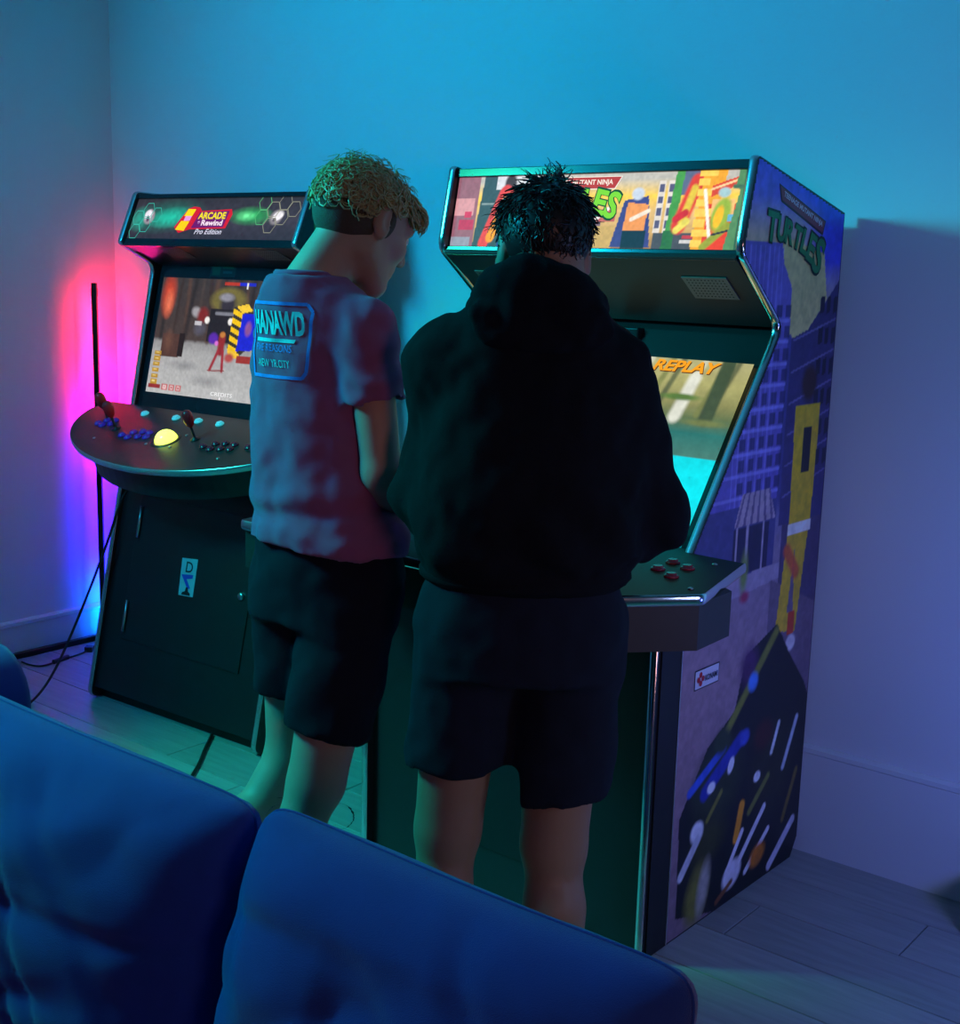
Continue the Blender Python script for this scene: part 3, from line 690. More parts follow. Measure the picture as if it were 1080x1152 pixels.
# ------------------------------------------------------------------ left arcade cabinet
LW = 0.851
cabL = empty('arcade_cabinet', (-0.5333, 4.0050, 0), -0.6481)
tag(cabL, 'black arcade cabinet with rounded control panel and dark green-lit marquee near the corner', 'arcade cabinet')
profL = fillet([(-0.246, 0.0), (-0.246, 0.06), (0.070, 1.502), (-0.072, 1.572), (0.0, 1.743), (0.265, 1.743), (0.265, 0.0), (-0.19, 0.0)],
               {0: 0.05, 1: 0.03, 2: 0.035, 3: 0.012, 4: 0.02, 5: 0.02})
profL = fillet([(-0.248, 0.012), (0.070, 1.502), (-0.072, 1.572), (0.0, 1.743), (0.255, 1.735), (0.255, 0.0), (-0.18, 0.0)],
               {0: 0.055, 1: 0.035, 2: 0.014, 3: 0.012, 4: 0.02})
itop = max(i for i, p in enumerate(profL) if p[1] > 1.72)
for s0, s1 in ((-0.020, 0.0), (-LW, -LW + 0.020)):
    side_profile_panel('side_panel', profL, s0, s1, m_black, cabL)
    molding('edge_molding', profL[:itop + 1], s0, s1, m_molding, cabL)
iL, iR = -LW + 0.020, -0.020
MB().box(iL, iR, 0.02, 0.245, 1.700, 1.716).build('roof', m_black, cabL)
MB().box(iL, iR, 0.232, 0.246, 0.02, 1.70).build('back_panel', m_black2, cabL)
lfL = plane_map((-0.074, 0.747), (-0.211, 0.128), -1)
lw_ = MB().prism([(iL, -0.10), (iR, -0.10), (iR, 0.72), (iL, 0.72)], lfL, -0.016, 0.0).build('lower_front', m_black, cabL)
MB().box(iL, iR, -0.195, -0.180, 0.0, 0.09).build('kick_plate', m_black2, cabL)
dr = MB().prism([(-0.735, 0.03), (-0.135, 0.03), (-0.135, 0.53), (-0.735, 0.53)], lfL, 0.0, 0.004).build('front_door', m_black, cabL, bevel=0.0015)
for t0, t1 in ((0.066, 0.175), (0.394, 0.503)):
    h_ = lfL(-0.717, t0, 0.010); k_ = lfL(-0.717, t1, 0.010)
    MB().tube([h_, k_], 0.0052, 10).build('hinge', m_steel, dr, smooth=True)
MB().lathe([(0.013, 0), (0.013, 0.006), (0.010, 0.010), (0.004, 0.010)], place(lfL, -0.172, 0.285, 0.004), 16).build('door_lock', m_steel, dr, smooth=True)
a = Art(0.0004)
a.poly([(-0.478, 0.208), (-0.400, 0.202), (-0.398, 0.328), (-0.470, 0.332)], srgb(150, 185, 200))
a.text('D', -0.452, 0.252, 0.034, -0.036, srgb(20, 30, 45), offset=0.01)
a.poly([(-0.468, 0.262), (-0.410, 0.256), (-0.412, 0.268), (-0.440, 0.274), (-0.416, 0.302), (-0.430, 0.306)], srgb(50, 70, 190))
a.poly([(-0.455, 0.328), (-0.412, 0.326), (-0.414, 0.318), (-0.424, 0.314), (-0.428, 0.300), (-0.436, 0.300), (-0.440, 0.315), (-0.452, 0.319)], srgb(12, 16, 26))
a.build('sticker', lambda x, y, h: lfL(x, y, h + 0.0045), m_print, dr, label='pale blue sticker with dark letter on the door')

# marquee
mqL = plane_map((-0.055, 1.575), (0.015, 1.743))
MB().prism([(iL, -0.012), (iR, -0.012), (iR, 0.168), (iL, 0.168)], mqL, -0.05, -0.004).build('marquee_box', m_black, cabL)
MB().prism([(iL, 0.157), (iR, 0.157), (iR, 0.172), (iL, 0.172)], mqL, -0.004, 0.008).build('marquee_retainer', m_bezel, cabL, bevel=0.002)
MB().prism([(iL, -0.014), (iR, -0.014), (iR, 0.012), (iL, 0.012)], mqL, -0.004, 0.008).build('marquee_retainer', m_bezel, cabL, bevel=0.002)
cv = Canvas(iL + 0.002, 0.012, iR - 0.002, 0.157, 0.0028, (44, 42, 52))
cv.vgrad([(0.0, (40, 40, 50)), (0.08, (58, 54, 66)), (0.157, (46, 44, 50))])
cv.ell(-0.66, 0.095, 0.20, 0.065, (20, 110, 95), .1, 1.0, .9); cv.ell(-0.63, 0.09, 0.12, 0.04, (40, 200, 170), .1, 1.0, .9); cv.ell(-0.79, 0.085, 0.06, 0.05, (40, 150, 130), 0, 1.0)
cv.ell(-0.25, 0.095, 0.11, 0.035, (40, 170, 90), 0, 1.0); cv.ell(-0.27, 0.095, 0.05, 0.02, (110, 230, 150), 0, 1.0)
cv.ell(-0.745, 0.093, 0.030, 0.030, (150, 140, 150), 0, .25); cv.ell(-0.752, 0.10, 0.022, 0.020, (235, 230, 240), 0, .4); cv.ell(-0.75, 0.086, 0.010, 0.014, (90, 70, 90), .3, .4)
cv.ell(-0.135, 0.090, 0.032, 0.028, (130, 125, 130), .3, .3); cv.ell(-0.128, 0.095, 0.028, 0.018, (235, 230, 235), .4, .4); cv.ell(-0.14, 0.082, 0.010, 0.008, (80, 70, 80), 0, .4)
cv.grain(0.012, 0.2, 21)
ml = cv.build('marquee_art', mqL, m_lit, cabL, gain=1.25)
a = Art(0.0004)
def hexa(cx, cy, r, col, w=0.0022):
    p = [(cx + r * math.cos(k * math.pi / 3), cy + r * math.sin(k * math.pi / 3)) for k in range(7)]
    a.line(p, w, col); a.h -= 1
for cx, cy in ((-0.20, 0.09), (-0.155, 0.117), (-0.155, 0.063), (-0.11, 0.09), (-0.11, 0.14), (-0.065, 0.117), (-0.20, 0.14)):
    hexa(cx, cy, 0.028, srgb(150, 150, 130) if cx > -0.16 else srgb(90, 190, 120))
for cx, cy in ((-0.80, 0.09), (-0.755, 0.117), (-0.755, 0.063), (-0.80, 0.04), (-0.71, 0.10)):
    hexa(cx, cy, 0.028, srgb(60, 190, 170))
a.h += 2
a.poly([(-0.60, 0.055), (-0.555, 0.12), (-0.53, 0.128), (-0.50, 0.125), (-0.485, 0.112), (-0.345, 0.118), (-0.335, 0.10), (-0.35, 0.052), (-0.52, 0.048), (-0.57, 0.035)], srgb(215, 25, 50))
a.poly([(-0.492, 0.108), (-0.352, 0.112), (-0.362, 0.056), (-0.515, 0.052)], srgb(110, 20, 110))
a.poly([(-0.565, 0.094), (-0.525, 0.094), (-0.515, 0.118), (-0.553, 0.119)], srgb(255, 225, 0)); a.poly([(-0.59, 0.046), (-0.545, 0.042), (-0.53, 0.076), (-0.572, 0.077)], srgb(255, 215, 0))
a.poly([(-0.56, 0.077), (-0.53, 0.077), (-0.525, 0.094), (-0.556, 0.094)], srgb(240, 160, 230))
a.text('ARCADE', -0.492, 0.083, 0.130, 0.024, srgb(255, 235, 30), offset=0.035)
a.text('Rewind', -0.468, 0.060, 0.100, 0.020, srgb(255, 235, 250), offset=0.03)
a.text('*', -0.487, 0.064, 0.012, 0.012, srgb(250, 200, 250), offset=0.03)
a.text('Pro Edition', -0.488, 0.030, 0.130, 0.018, srgb(225, 225, 245), shear=0.3, offset=0.01)
a.build('lettering', lambda x, y, h: mqL(x, y, h + 0.0005), m_lit, ml)

# speaker panel
sfL = plane_map((-0.060, 1.566), (0.075, 1.509), -1)
sl = MB().prism([(iL, -0.004), (iR, -0.004), (iR, 0.165), (iL, 0.165)], sfL, -0.012, 0.0).build('speaker_panel', m_black, cabL)
for x0 in (-0.225, -0.675):
    grille(sfL, [(x0, 0.014), (x0 + 0.115, 0.014), (x0 + 0.115, 0.090), (x0, 0.090)], sl)
# monitor
scL = plane_map((0.09, 1.50), (-0.02, 1.02), -1)
MB().prism([(iL, -0.04), (iR, -0.04), (iR, 0.53), (iL, 0.53)], scL, -0.03, -0.012).build('monitor_surround', m_black2, cabL)
bz = fillet([(-0.822, -0.028), (-0.029, -0.028), (-0.018, 0.495), (-0.833, 0.495)], {0: 0.05, 1: 0.05, 2: 0.01, 3: 0.01})
MB().prism(bz, scL, -0.012, -0.002).build('monitor_bezel', m_bezel, cabL)
cv = Canvas(-0.798, 0.040, -0.052, 0.442, 0.0035, (70, 60, 60))
cv.vgrad([(0.04, (62, 58, 58)), (0.15, (70, 58, 55)), (0.25, (78, 64, 60)), (0.262, (150, 148, 148)), (0.30, (175, 174, 174)), (0.40, (188, 187, 186)), (0.45, (196, 196, 195))])
for k in range(22):
    x = -0.80 + 0.036 * k; cv.stroke(x, 0.03, x + 0.012 * ((k * 7) % 5 - 2), 0.25, 0.022 + 0.006 * (k % 3), ((92, 68, 58), (48, 42, 42), (78, 66, 62), (60, 46, 42))[k % 4], .8, .8)
cv.ell(-0.755, 0.10, 0.045, 0.09, (205, 70, 45), 0, .7); cv.ell(-0.75, 0.13, 0.03, 0.06, (235, 120, 85), 0, .8)
cv.rect(-0.755, 0.235, -0.66, 0.315, (86, 58, 50)); cv.rect(-0.665, 0.23, -0.64, 0.31, (44, 32, 30)); cv.ell(-0.72, 0.26, 0.03, 0.05, (112, 76, 62), 0, .8)
cv.ell(-0.45, 0.11, 0.10, 0.05, (120, 110, 58), 0, .3); cv.ell(-0.45, 0.125, 0.05, 0.045, (58, 52, 62), 0, .5); cv.ell(-0.46, 0.10, 0.045, 0.018, (150, 148, 160), 0, .5); cv.rect(-0.53, 0.14, -0.37, 0.25, (42, 36, 40)); cv.stroke(-0.50, 0.155, -0.41, 0.155, 0.015, (130, 130, 140), .5)
cv.ell(-0.60, 0.155, 0.03, 0.022, (165, 160, 165), .3, .5); cv.ell(-0.565, 0.165, 0.035, 0.035, (132, 42, 40), 0, .5); cv.ell(-0.54, 0.18, 0.014, 0.014, (250, 245, 240), 0, .3); cv.ell(-0.425, 0.18, 0.014, 0.014, (250, 245, 240), 0, .3); cv.ell(-0.57, 0.21, 0.04, 0.03, (92, 88, 100), 0, .6); cv.rect(-0.60, 0.185, -0.565, 0.20, (200, 195, 200))
# yellow and blue hazard box, plain colour block where the fighter stands
cv.poly([(-0.415, 0.13), (-0.36, 0.115), (-0.32, 0.15), (-0.33, 0.27), (-0.37, 0.30), (-0.42, 0.27)], (60, 55, 45))
for k in range(5): cv.poly([(-0.417, 0.135 + .03 * k), (-0.372, 0.150 + .03 * k), (-0.372, 0.167 + .03 * k), (-0.417, 0.152 + .03 * k)], (255, 205, 20))
cv.poly([(-0.405, 0.128), (-0.352, 0.118), (-0.325, 0.14), (-0.372, 0.15)], (255, 210, 60)); cv.poly([(-0.372, 0.152), (-0.30, 0.150), (-0.30, 0.27), (-0.378, 0.275)], (35, 40, 215)); cv.ell(-0.335, 0.20, 0.02, 0.03, (150, 90, 160), 0, .5); cv.poly([(-0.42, 0.27), (-0.36, 0.285), (-0.36, 0.30), (-0.41, 0.30)], (250, 200, 60))
cv.ell(-0.495, 0.24, 0.028, 0.024, (95, 45, 175), 0, .4); cv.ell(-0.475, 0.255, 0.012, 0.01, (230, 120, 220), 0, .4)
cv.stroke(-0.452, 0.235, -0.452, 0.28, 0.04, (150, 45, 48), .4); cv.stroke(-0.462, 0.28, -0.49, 0.345, 0.016, (165, 50, 60), .4); cv.stroke(-0.44, 0.28, -0.43, 0.345, 0.016, (165, 50, 60), .4); cv.stroke(-0.50, 0.347, -0.42, 0.345, 0.005, (140, 60, 60)); cv.ell(-0.452, 0.225, 0.016, 0.012, (205, 130, 60), 0, .4)
cv.ell(-0.405, 0.30, 0.03, 0.02, (185, 80, 75), 0, .5); cv.rect(-0.37, 0.29, -0.30, 0.315, (160, 55, 50)); cv.rect(-0.30, 0.285, -0.05, 0.29, (160, 120, 110))
cv.ell(-0.62, 0.34, 0.09, 0.02, (150, 149, 150), 0, .8); cv.ell(-0.50, 0.385, 0.10, 0.025, (160, 159, 160), 0, .8)
for j in range(6): cv.rect(-0.783, 0.296 + 0.020 * j, -0.748, 0.311 + 0.020 * j, (190, 145, 50)); cv.rect(-0.775, 0.300 + 0.020 * j, -0.757, 0.304 + 0.020 * j, (240, 215, 130))
cv.rect(-0.79, 0.412, -0.725, 0.427, (150, 50, 52)); cv.rect(-0.48, 0.05, -0.408, 0.059, (190, 60, 45)); cv.rect(-0.408, 0.05, -0.33, 0.059, (40, 50, 210)); cv.rect(-0.372, 0.05, -0.366, 0.068, (250, 250, 250))
for k in range(3): cv.rect(-0.718 + .036 * k, 0.409, -0.688 + .036 * k, 0.431, (205, 110, 110)); cv.rect(-0.711 + .036 * k, 0.413, -0.695 + .036 * k, 0.427, (235, 205, 205)); cv.rect(-0.706 + .036 * k, 0.417, -0.700 + .036 * k, 0.424, (190, 80, 85))
cv.grain(0.012, 0.08, 31); cv.grain(0.006, 0.10, 32)
dl = cv.build('display', scL, m_screen, cabL, gain=0.95)
a = Art(0.0005)
a.text('CREDITS', -0.465, 0.430, 0.105, -0.013, srgb(245, 245, 245), offset=0.01); a.text('1', -0.42, 0.441, 0.006, -0.008, srgb(245, 245, 245))
a.build('lettering', lambda x, y, h: scL(x, y, h + 0.0004), m_screen, dl)
a = Art(0.0004)
a.rect(-0.565, -0.020, -0.440, 0.032, srgb(14, 44, 44)); a.rect(-0.555, -0.012, -0.515, 0.026, srgb(20, 80, 60)); a.rect(-0.505, -0.008, -0.45, 0.004, srgb(30, 90, 60)); a.rect(-0.500, 0.012, -0.455, 0.020, srgb(40, 80, 80))
a.build('bezel_label', lambda x, y, h: scL(x, y, h - 0.0015), m_print, cabL)

# rounded control panel
cpL = plane_map((-0.5, 0.84), (0.0, 1.04))
ml_ = -LW / 2
arc = [(ml_ + 0.556 * math.cos(w), 0.435 - 0.309 * math.sin(w)) for w in [math.pi * k / 40 for k in range(41)]]
outL = arc + [(ml_ - 0.545, 0.455), (ml_ - 0.515, 0.485), (-LW - 0.004, 0.487), (-LW - 0.004, 0.47), (-LW + 0.022, 0.485), (-0.022, 0.485), (0.004, 0.47), (0.004, 0.487), (ml_ + 0.515, 0.485), (ml_ + 0.545, 0.455)]
outL = arc + [(ml_ - 0.545, 0.455), (ml_ - 0.515, 0.492), (ml_ + 0.515, 0.492), (ml_ + 0.545, 0.455)]
m_panel = pmat('brown_black_overlay', (0.030, 0.022, 0.024), 0.35, var=0.25, scale=30)
pl_ = MB().prism(outL, cpL, -0.020, 0.0).build('control_panel', m_panel, cabL)
b = MB(); n = len(arc); vs = []
for i, p in enumerate(arc):
    t = (Vector(arc[min(i + 1, n - 1)]) - Vector(arc[max(i - 1, 0)])).normalized(); nr = Vector((t.y, -t.x)) * -1
    nr = Vector((p[0] - ml_, (p[1] - 0.435) * 1.8)).normalized()
    for k in range(7):
        an = math.pi * k / 6; q = Vector(p) + nr * 0.004 * math.sin(an)
        vs.append(cpL(q.x, q.y, -0.010 - 0.011 * math.cos(an)))
b.add(vs, [(i * 7 + k, i * 7 + k + 1, (i + 1) * 7 + k + 1, (i + 1) * 7 + k) for i in range(n - 1) for k in range(6)])
b.build('edge_molding', m_molding, pl_, smooth=True)
arc2 = [(ml_ + 0.485 * math.cos(w), 0.430 - 0.265 * math.sin(w)) for w in [math.pi * k / 30 for k in range(31)]]
MB().prism(arc2 + [(ml_ - 0.455, 0.47), (ml_ + 0.455, 0.47)], lambda s, t, h: (lambda q, r: (q[0], q[1] + (0.03 * h / 0.10), q[2] - h))(cpL(s, t, -0.02), 0), 0.0, 0.095).build('control_box', m_black, cabL)
for s_, t_, m_ in ((-0.815, 0.372, m_red_plastic), (-0.716, 0.325, m_red_plastic), (-0.328, 0.335, m_red_plastic), (-0.035, 0.372, m_red_plastic)):
    joystick(cpL, s_, t_, pl_, m_, 0.052)
for cx, cy, m_, lay in ((-0.800, 0.352, m_blue_plastic, ((-.03, -.012), (0, -.02), (0.03, -.005), (-.012, .012), (.024, .02))),
                        (-0.590, 0.322, m_blue_plastic, ((-.055, -.03), (-.025, -.004), (.01, .008), (-.015, -.038), (.022, -.026), (.045, .006), (.058, -.02))),
                        (-0.195, 0.318, m_darkred, ((-.055, -.02), (-.025, .006), (.01, .016), (-.015, -.028), (.022, -.018), (.05, .018), (.058, -.012))),
                        (-0.050, 0.345, m_darkred, ((-.03, -.012), (0, -.02), (0.03, -.005), (-.012, .012)))):
    for dx, dy in lay: button(cpL, cx + dx, cy + dy, 0.0135, m_, pl_)
for s_ in (-0.700, -0.538, -0.426, -0.323, -0.150): button(cpL, s_, 0.441, 0.0150, m_start, pl_, 'start_button')
tbm = place(cpL, -0.435, 0.305, -0.004)
MB().lathe([(0.0385 * math.cos(w), 0.0385 * math.sin(w)) for w in [k * math.pi / 2 / 9 for k in range(10)]][::1], tbm, 24).build('trackball', m_track, pl_, smooth=True, label='glowing yellow-green trackball')
MB().lathe([(0.052, 0), (0.052, 0.004), (0.045, 0.0065), (0.0385, 0.006), (0.0385, 0.0)], tbm, 24).build('trackball_ring', m_black, pl_, smooth=True)
for s_, t_ in ((-0.741, 0.25), (-0.131, 0.249), (-0.485, 0.345), (-0.385, 0.35), (-0.49, 0.265), (-0.378, 0.27)):
    MB().lathe([(0.0055, 0), (0.0055, 0.002), (0.003, 0.003)], place(cpL, s_, t_), 10).build('screw', m_steel, pl_, smooth=True)
# side print, mostly dark with scattered colour strokes
cv = Canvas(-0.24, 0.02, 0.25, 1.73, 0.009, (8, 12, 12))
cv.stroke(-0.13, 0.31, -0.07, 0.335, 0.03, (50, 120, 190), .3); cv.stroke(-0.12, 0.295, -0.08, 0.30, 0.03, (150, 160, 70), .5); cv.stroke(-0.13, 0.22, -0.08, 0.26, 0.03, (60, 80, 50), .6); cv.stroke(-0.15, 0.14, -0.11, 0.17, 0.025, (60, 90, 60), .6); cv.stroke(-0.10, 0.205, -0.07, 0.225, 0.012, (170, 170, 160), .4)
cv.stroke(0.01, 1.67, 0.03, 1.58, 0.018, (70, 160, 60), .4); cv.stroke(0.05, 1.66, 0.06, 1.60, 0.012, (170, 200, 90), .4)
cv.ell(0.05, 0.35, 0.12, 0.25, (40, 70, 45), .2, .7); cv.ell(0.10, 0.9, 0.1, 0.2, (30, 55, 60), 0, .8); cv.grain(0.03, .3, 41)
msk = cv.inside([(x + (0.004 if x < .2 else -0.004), y) for x, y in profL])
cv.build('side_art', lambda u, z, h: (h + 0.0002, u, z), m_print, cabL, mask=msk, label='dark printed side panel with a few green and blue strokes')

# ------------------------------------------------------------------ corner lamp: thin pole whose light strip faces the corner
lamp = empty('corner_lamp', tuple(CORNER + WX * 0.075 - WY * 0.150), -WA)
tag(lamp, 'slim black corner floor lamp throwing red and blue light on the wall', 'floor lamp')
m_pole = pmat('black_aluminium', (0.012, 0.011, 0.012), 0.35, metal=0.2, var=0.1)
LZ = 1.425
dirc = Vector((-0.447, 0.894, 0)).normalized()
def rot_box(b, cx, cy, ang, hx, hy, z0, z1):
    c, s_ = math.cos(ang), math.sin(ang)
    b.prism([(-hx, -hy), (hx, -hy), (hx, hy), (-hx, hy)], lambda x, y, h: (cx + x * c - y * s_, cy + x * s_ + y * c, h), z0, z1)
    return b
rot_box(MB(), 0, 0, 0.6, 0.010, 0.008, 0.0, LZ).build('pole', m_pole, lamp, bevel=0.002)
rot_box(MB(), 0, 0, 0.6, 0.0105, 0.0085, LZ - 0.05, LZ - 0.02).build('pole_joint', m_pole, lamp)
# base bar along the side wall
MB().box(-0.050, -0.026, -0.40, 0.03, 0.0, 0.022).build('base_bar', m_pole, lamp, bevel=0.003)
MB().box(-0.026, 0.25, -0.012, 0.012, 0.0, 0.018).build('base_bar', m_pole, lamp, bevel=0.003)
MB().box(-0.036, 0.010, -0.012, 0.012, 0.0, 0.022).build('pole_foot', m_pole, lamp, bevel=0.002)
ms = bpy.data.materials.new('led_strip_gradient'); ms.use_nodes = True
nt = ms.node_tree; nt.nodes.remove(nt.nodes['Principled BSDF'])
em = nt.nodes.new('ShaderNodeEmission'); tc = nt.nodes.new('ShaderNodeTexCoord'); sx = nt.nodes.new('ShaderNodeSeparateXYZ')
mr = nt.nodes.new('ShaderNodeMapRange'); mr.inputs['From Min'].default_value = 0.0; mr.inputs['From Max'].default_value = LZ
cr = nt.nodes.new('ShaderNodeValToRGB'); nt.links.new(tc.outputs['Object'], sx.inputs[0]); nt.links.new(sx.outputs['Z'], mr.inputs['Value']); nt.links.new(mr.outputs[0], cr.inputs[0]); nt.links.new(cr.outputs[0], em.inputs[0]); nt.links.new(em.outputs[0], nt.nodes['Material Output'].inputs[0])
em.inputs[1].default_value = 320.0
els = cr.color_ramp.elements
for i, (p, c) in enumerate(((0.0, (0.0, 0.05, 0.5)), (0.10, (0.0, 0.06, 0.6)), (0.22, (0.01, 0.0, 0.8)), (0.50, (0.03, 0.0, 1.0)), (0.60, (0.5, 0.0, 0.7)), (0.68, (0.9, 0.0, 0.32)), (0.78, (1.0, 0.004, 0.07)), (1.0, (1.0, 0.008, 0.045)))):
    e = els[i] if i < 2 else els.new(p)
    e.position = p; e.color = (*c, 1)
rot_box(MB(), -0.0066 * 0.9, 0.0095 * 0.9, 0.6, 0.004, 0.0008, 0.03, LZ - 0.03).build('light_strip', ms, lamp, label='glowing colour-changing strip facing the corner')
m_cable = pmat('black_cable', (0.008, 0.008, 0.010), 0.5)
def smooth_path(pts, n=10):
    P = [Vector(p) for p in pts]; P = [P[0] * 2 - P[1]] + P + [P[-1] * 2 - P[-2]]; out = []
    for i in range(1, len(P) - 2):
        for k in range(n):
            t = k / n
            out.append(0.5 * ((2 * P[i]) + (P[i + 1] - P[i - 1]) * t + (2 * P[i - 1] - 5 * P[i] + 4 * P[i + 1] - P[i + 2]) * t * t + (3 * P[i] - P[i - 1] - 3 * P[i + 1] + P[i + 2]) * t ** 3))
    out.append(P[-2]); return out
c1 = MB().tube(smooth_path([(-1.726, 4.70, 0.004), (-1.68, 4.665, 0.004), (-1.63, 4.66, 0.004), (-1.58, 4.75, 0.004), (-1.54, 4.82, 0.004), (-1.515, 4.90, 0.006)]), 0.0035, 6)
cw = c1.build('lamp_cord', m_cable, None, smooth=True); tag(cw, 'thin black lamp cord with inline switch lying on the floor by the wall', 'cord')
MB().tube([(-1.603, 4.695, 0.008), (-1.570, 4.765, 0.008)], 0.009, 8).build('inline_switch', m_cable, cw)
MB().box(-1.535, -1.505, 4.855, 4.885, 0.0, 0.02).build('plug', m_cable, cw)
c2 = MB().tube(smooth_path([(-1.20, 4.37, 0.76), (-1.235, 4.36, 0.70), (-1.30, 4.36, 0.52), (-1.38, 4.34, 0.31), (-1.46, 4.31, 0.12), (-1.51, 4.25, 0.03), (-1.545, 4.10, 0.008), (-1.58, 3.8, 0.006), (-1.62, 3.4, 0.006)]), 0.0045, 8)
tag(c2.build('power_cord', m_cable, None, smooth=True), 'black power cord hanging from the rounded control panel down to the floor', 'cord')
c3 = MB().tube(smooth_path([(-0.853, 3.985, 0.006), (-0.851, 3.95, 0.006), (-0.848, 3.86, 0.005), (-0.840, 3.70, 0.005), (-0.85, 3.4, 0.005), (-0.9, 3.1, 0.005)]), 0.0055, 8)
tag(c3.build('power_cord', m_cable, None, smooth=True), 'short black cord running over the floor from under the black cabinet', 'cord')

# ------------------------------------------------------------------ sofa in the foreground (faces the camera side)
m_sofa = pmat('blue_cotton_sofa', (0.014, 0.052, 0.30), 0.85, var=0.14, scale=18, bump=0.35, bscale=700, sheen=0.25, spec=0.2)
SX = WX; SN = -WY   # along the sofa, and out of the back towards the seat
SO = Vector((-0.262, 1.555, 0))   # seam between the two back cushions, at the top
def SF(o): o.location = SO; o.rotation_euler = (0, 0, -WA); return o
def pillow(name, w, h, th, seed, label, wr=1.0):
    """plump back cushion: local x along the sofa (0..w), z up (0..h), y thickness"""
    nx, nz = 72, 56; vs = []; fs = []
    rr = random.Random(seed); off = Vector((rr.random() * 50, rr.random() * 50, rr.random() * 50))
    def wrinkle(x, z, sgn):
        p = Vector((x * 3.2, z * 5.5, sgn * 2)) + off
        d = noise.noise(p) * 0.012 + noise.noise(p * 2.3) * 0.007 - (1 - min(1, abs(noise.noise(Vector((x * 5 + z * 5, z * 2.2 - x * 2.2, sgn)) + off)) * 5)) * 0.006 - (1 - min(1, abs(noise.noise(Vector((x * 3 - z * 2, z * 7, sgn + 9)) + off)) * 6)) * 0.005
        return d * 1.35 * wr
    def pt(i, j, sgn):
        a = -1 + 2 * i / nx; b = -1 + 2 * j / nz
        # superellipse-like border that pulls in a little between the corners
        x = a * (1 - 0.022 * (1 - b * b) * (abs(a) ** 4)); z = b * (1 - 0.030 * (1 - a * a) * (abs(b) ** 4))
        ca = abs(a); cb = abs(b); cr_ = max(0.0, (ca ** 10 + cb ** 10) - 1)
        x *= 1 - 0.055 * cr_; z *= 1 - 0.055 * cr_
        prof = (max(0.0, 1 - ca ** 4) ** 0.6) * (max(0.0, 1 - cb ** 2.6) ** 0.55)
        X = (x * .5 + .5) * w; Z = (z * .5 + .5) * h
        edge = min(1.0, prof * 1.5)
        Y = sgn * th * .5 * prof + sgn * wrinkle(X, Z, sgn) * edge
        Z += noise.noise(Vector((X * 5, sgn * .3, 3)) + off) * 0.010 * max(0, b) ** 6 * edge
        return (X, Y, Z)
    idx = {}
    for sgn in (-1, 1):
        for i in range(nx + 1):
            for j in range(nz + 1):
                if sgn == 1 and (i in (0, nx) or j in (0, nz)): idx[(i, j, 1)] = idx[(i, j, -1)]; continue
                idx[(i, j, sgn)] = len(vs); vs.append(pt(i, j, sgn))
        for i in range(nx):
            for j in range(nz):
                q = (idx[(i, j, sgn)], idx[(i + 1, j, sgn)], idx[(i + 1, j + 1, sgn)], idx[(i, j + 1, sgn)])
                fs.append(q if sgn == -1 else q[::-1])
    o = MB().add(vs, fs).build(name, m_sofa, None, smooth=True)
    # welt seam round the border
    path = [(pt(i, nz, -1)) for i in range(nx + 1)]
    rim = [pt(i, 0, -1) for i in range(nx)] + [pt(nx, j, -1) for j in range(nz)] + [pt(nx - i, nz, -1) for i in range(nx)] + [pt(0, nz - j, -1) for j in range(nz)]
    MB().tube(rim + [rim[0]], 0.0022, 5, cap=False).build('seam_piping', m_sofa, o, smooth=True)
    tag(o, label, 'cushion', 'back cushions of the blue sofa'); return o
def put(o, x0, z0, lean, y0=0.0):
    M = Matrix.Translation(SO) @ Matrix.Rotation(-WA, 4, 'Z') @ Matrix.Translation((x0, y0, z0)) @ Matrix.Rotation(lean, 4, 'X')
    o.matrix_world = M; return o
cush_h = 0.50
zb = 0.360
put(pillow('sofa_cushion', 0.635, cush_h, 0.25, 14, 'blue sofa back cushion in the foreground, nearest the bottom right'), 0.0, zb, -0.20, -0.10)
put(pillow('sofa_cushion', 0.84, cush_h, 0.25, 8, 'blue sofa back cushion in the foreground at the bottom left corner'), -0.845, zb - 0.012, -0.20, -0.10)
sofa = SF(empty('sofa')); tag(sofa, 'blue fabric sofa in the foreground holding the plump back cushions', 'sofa')
MB().box(-0.86, 0.63, -0.92, 0.10, 0.07, 0.26).build('sofa_base', m_sofa, sofa, bevel=0.02)
MB().box(-0.86, 0.63, 0.095, 0.20, 0.07, 0.60).build('back_frame', m_sofa, sofa, bevel=0.03)
for x0, x1 in ((-0.852, -0.004), (0.0, 0.63)): MB().box(x0, x1, -0.93, 0.08, 0.26, 0.342).build('seat_cushion', m_sofa, sofa, bevel=0.035)
b = MB(); prof = [(-1.06, 0.07), (-0.86, 0.07)] + [(-0.96 + 0.105 * math.cos(w), 0.72 + 0.10 * math.sin(w)) for w in [math.pi * k / 12 for k in range(13)]]
b.prism(prof, lambda x, z, h: (x, h, z), -0.92, 0.20); b.build('arm', m_sofa, sofa, smooth=True, bevel=0.02)
for x_, y_ in ((-1.0, -0.88), (0.55, -0.88), (-1.0, 0.14), (0.55, 0.14)): MB().lathe([(0.022, 0), (0.028, 0.07)], Matrix.Translation((x_, y_, 0)), 12).build('leg', m_black, sofa)

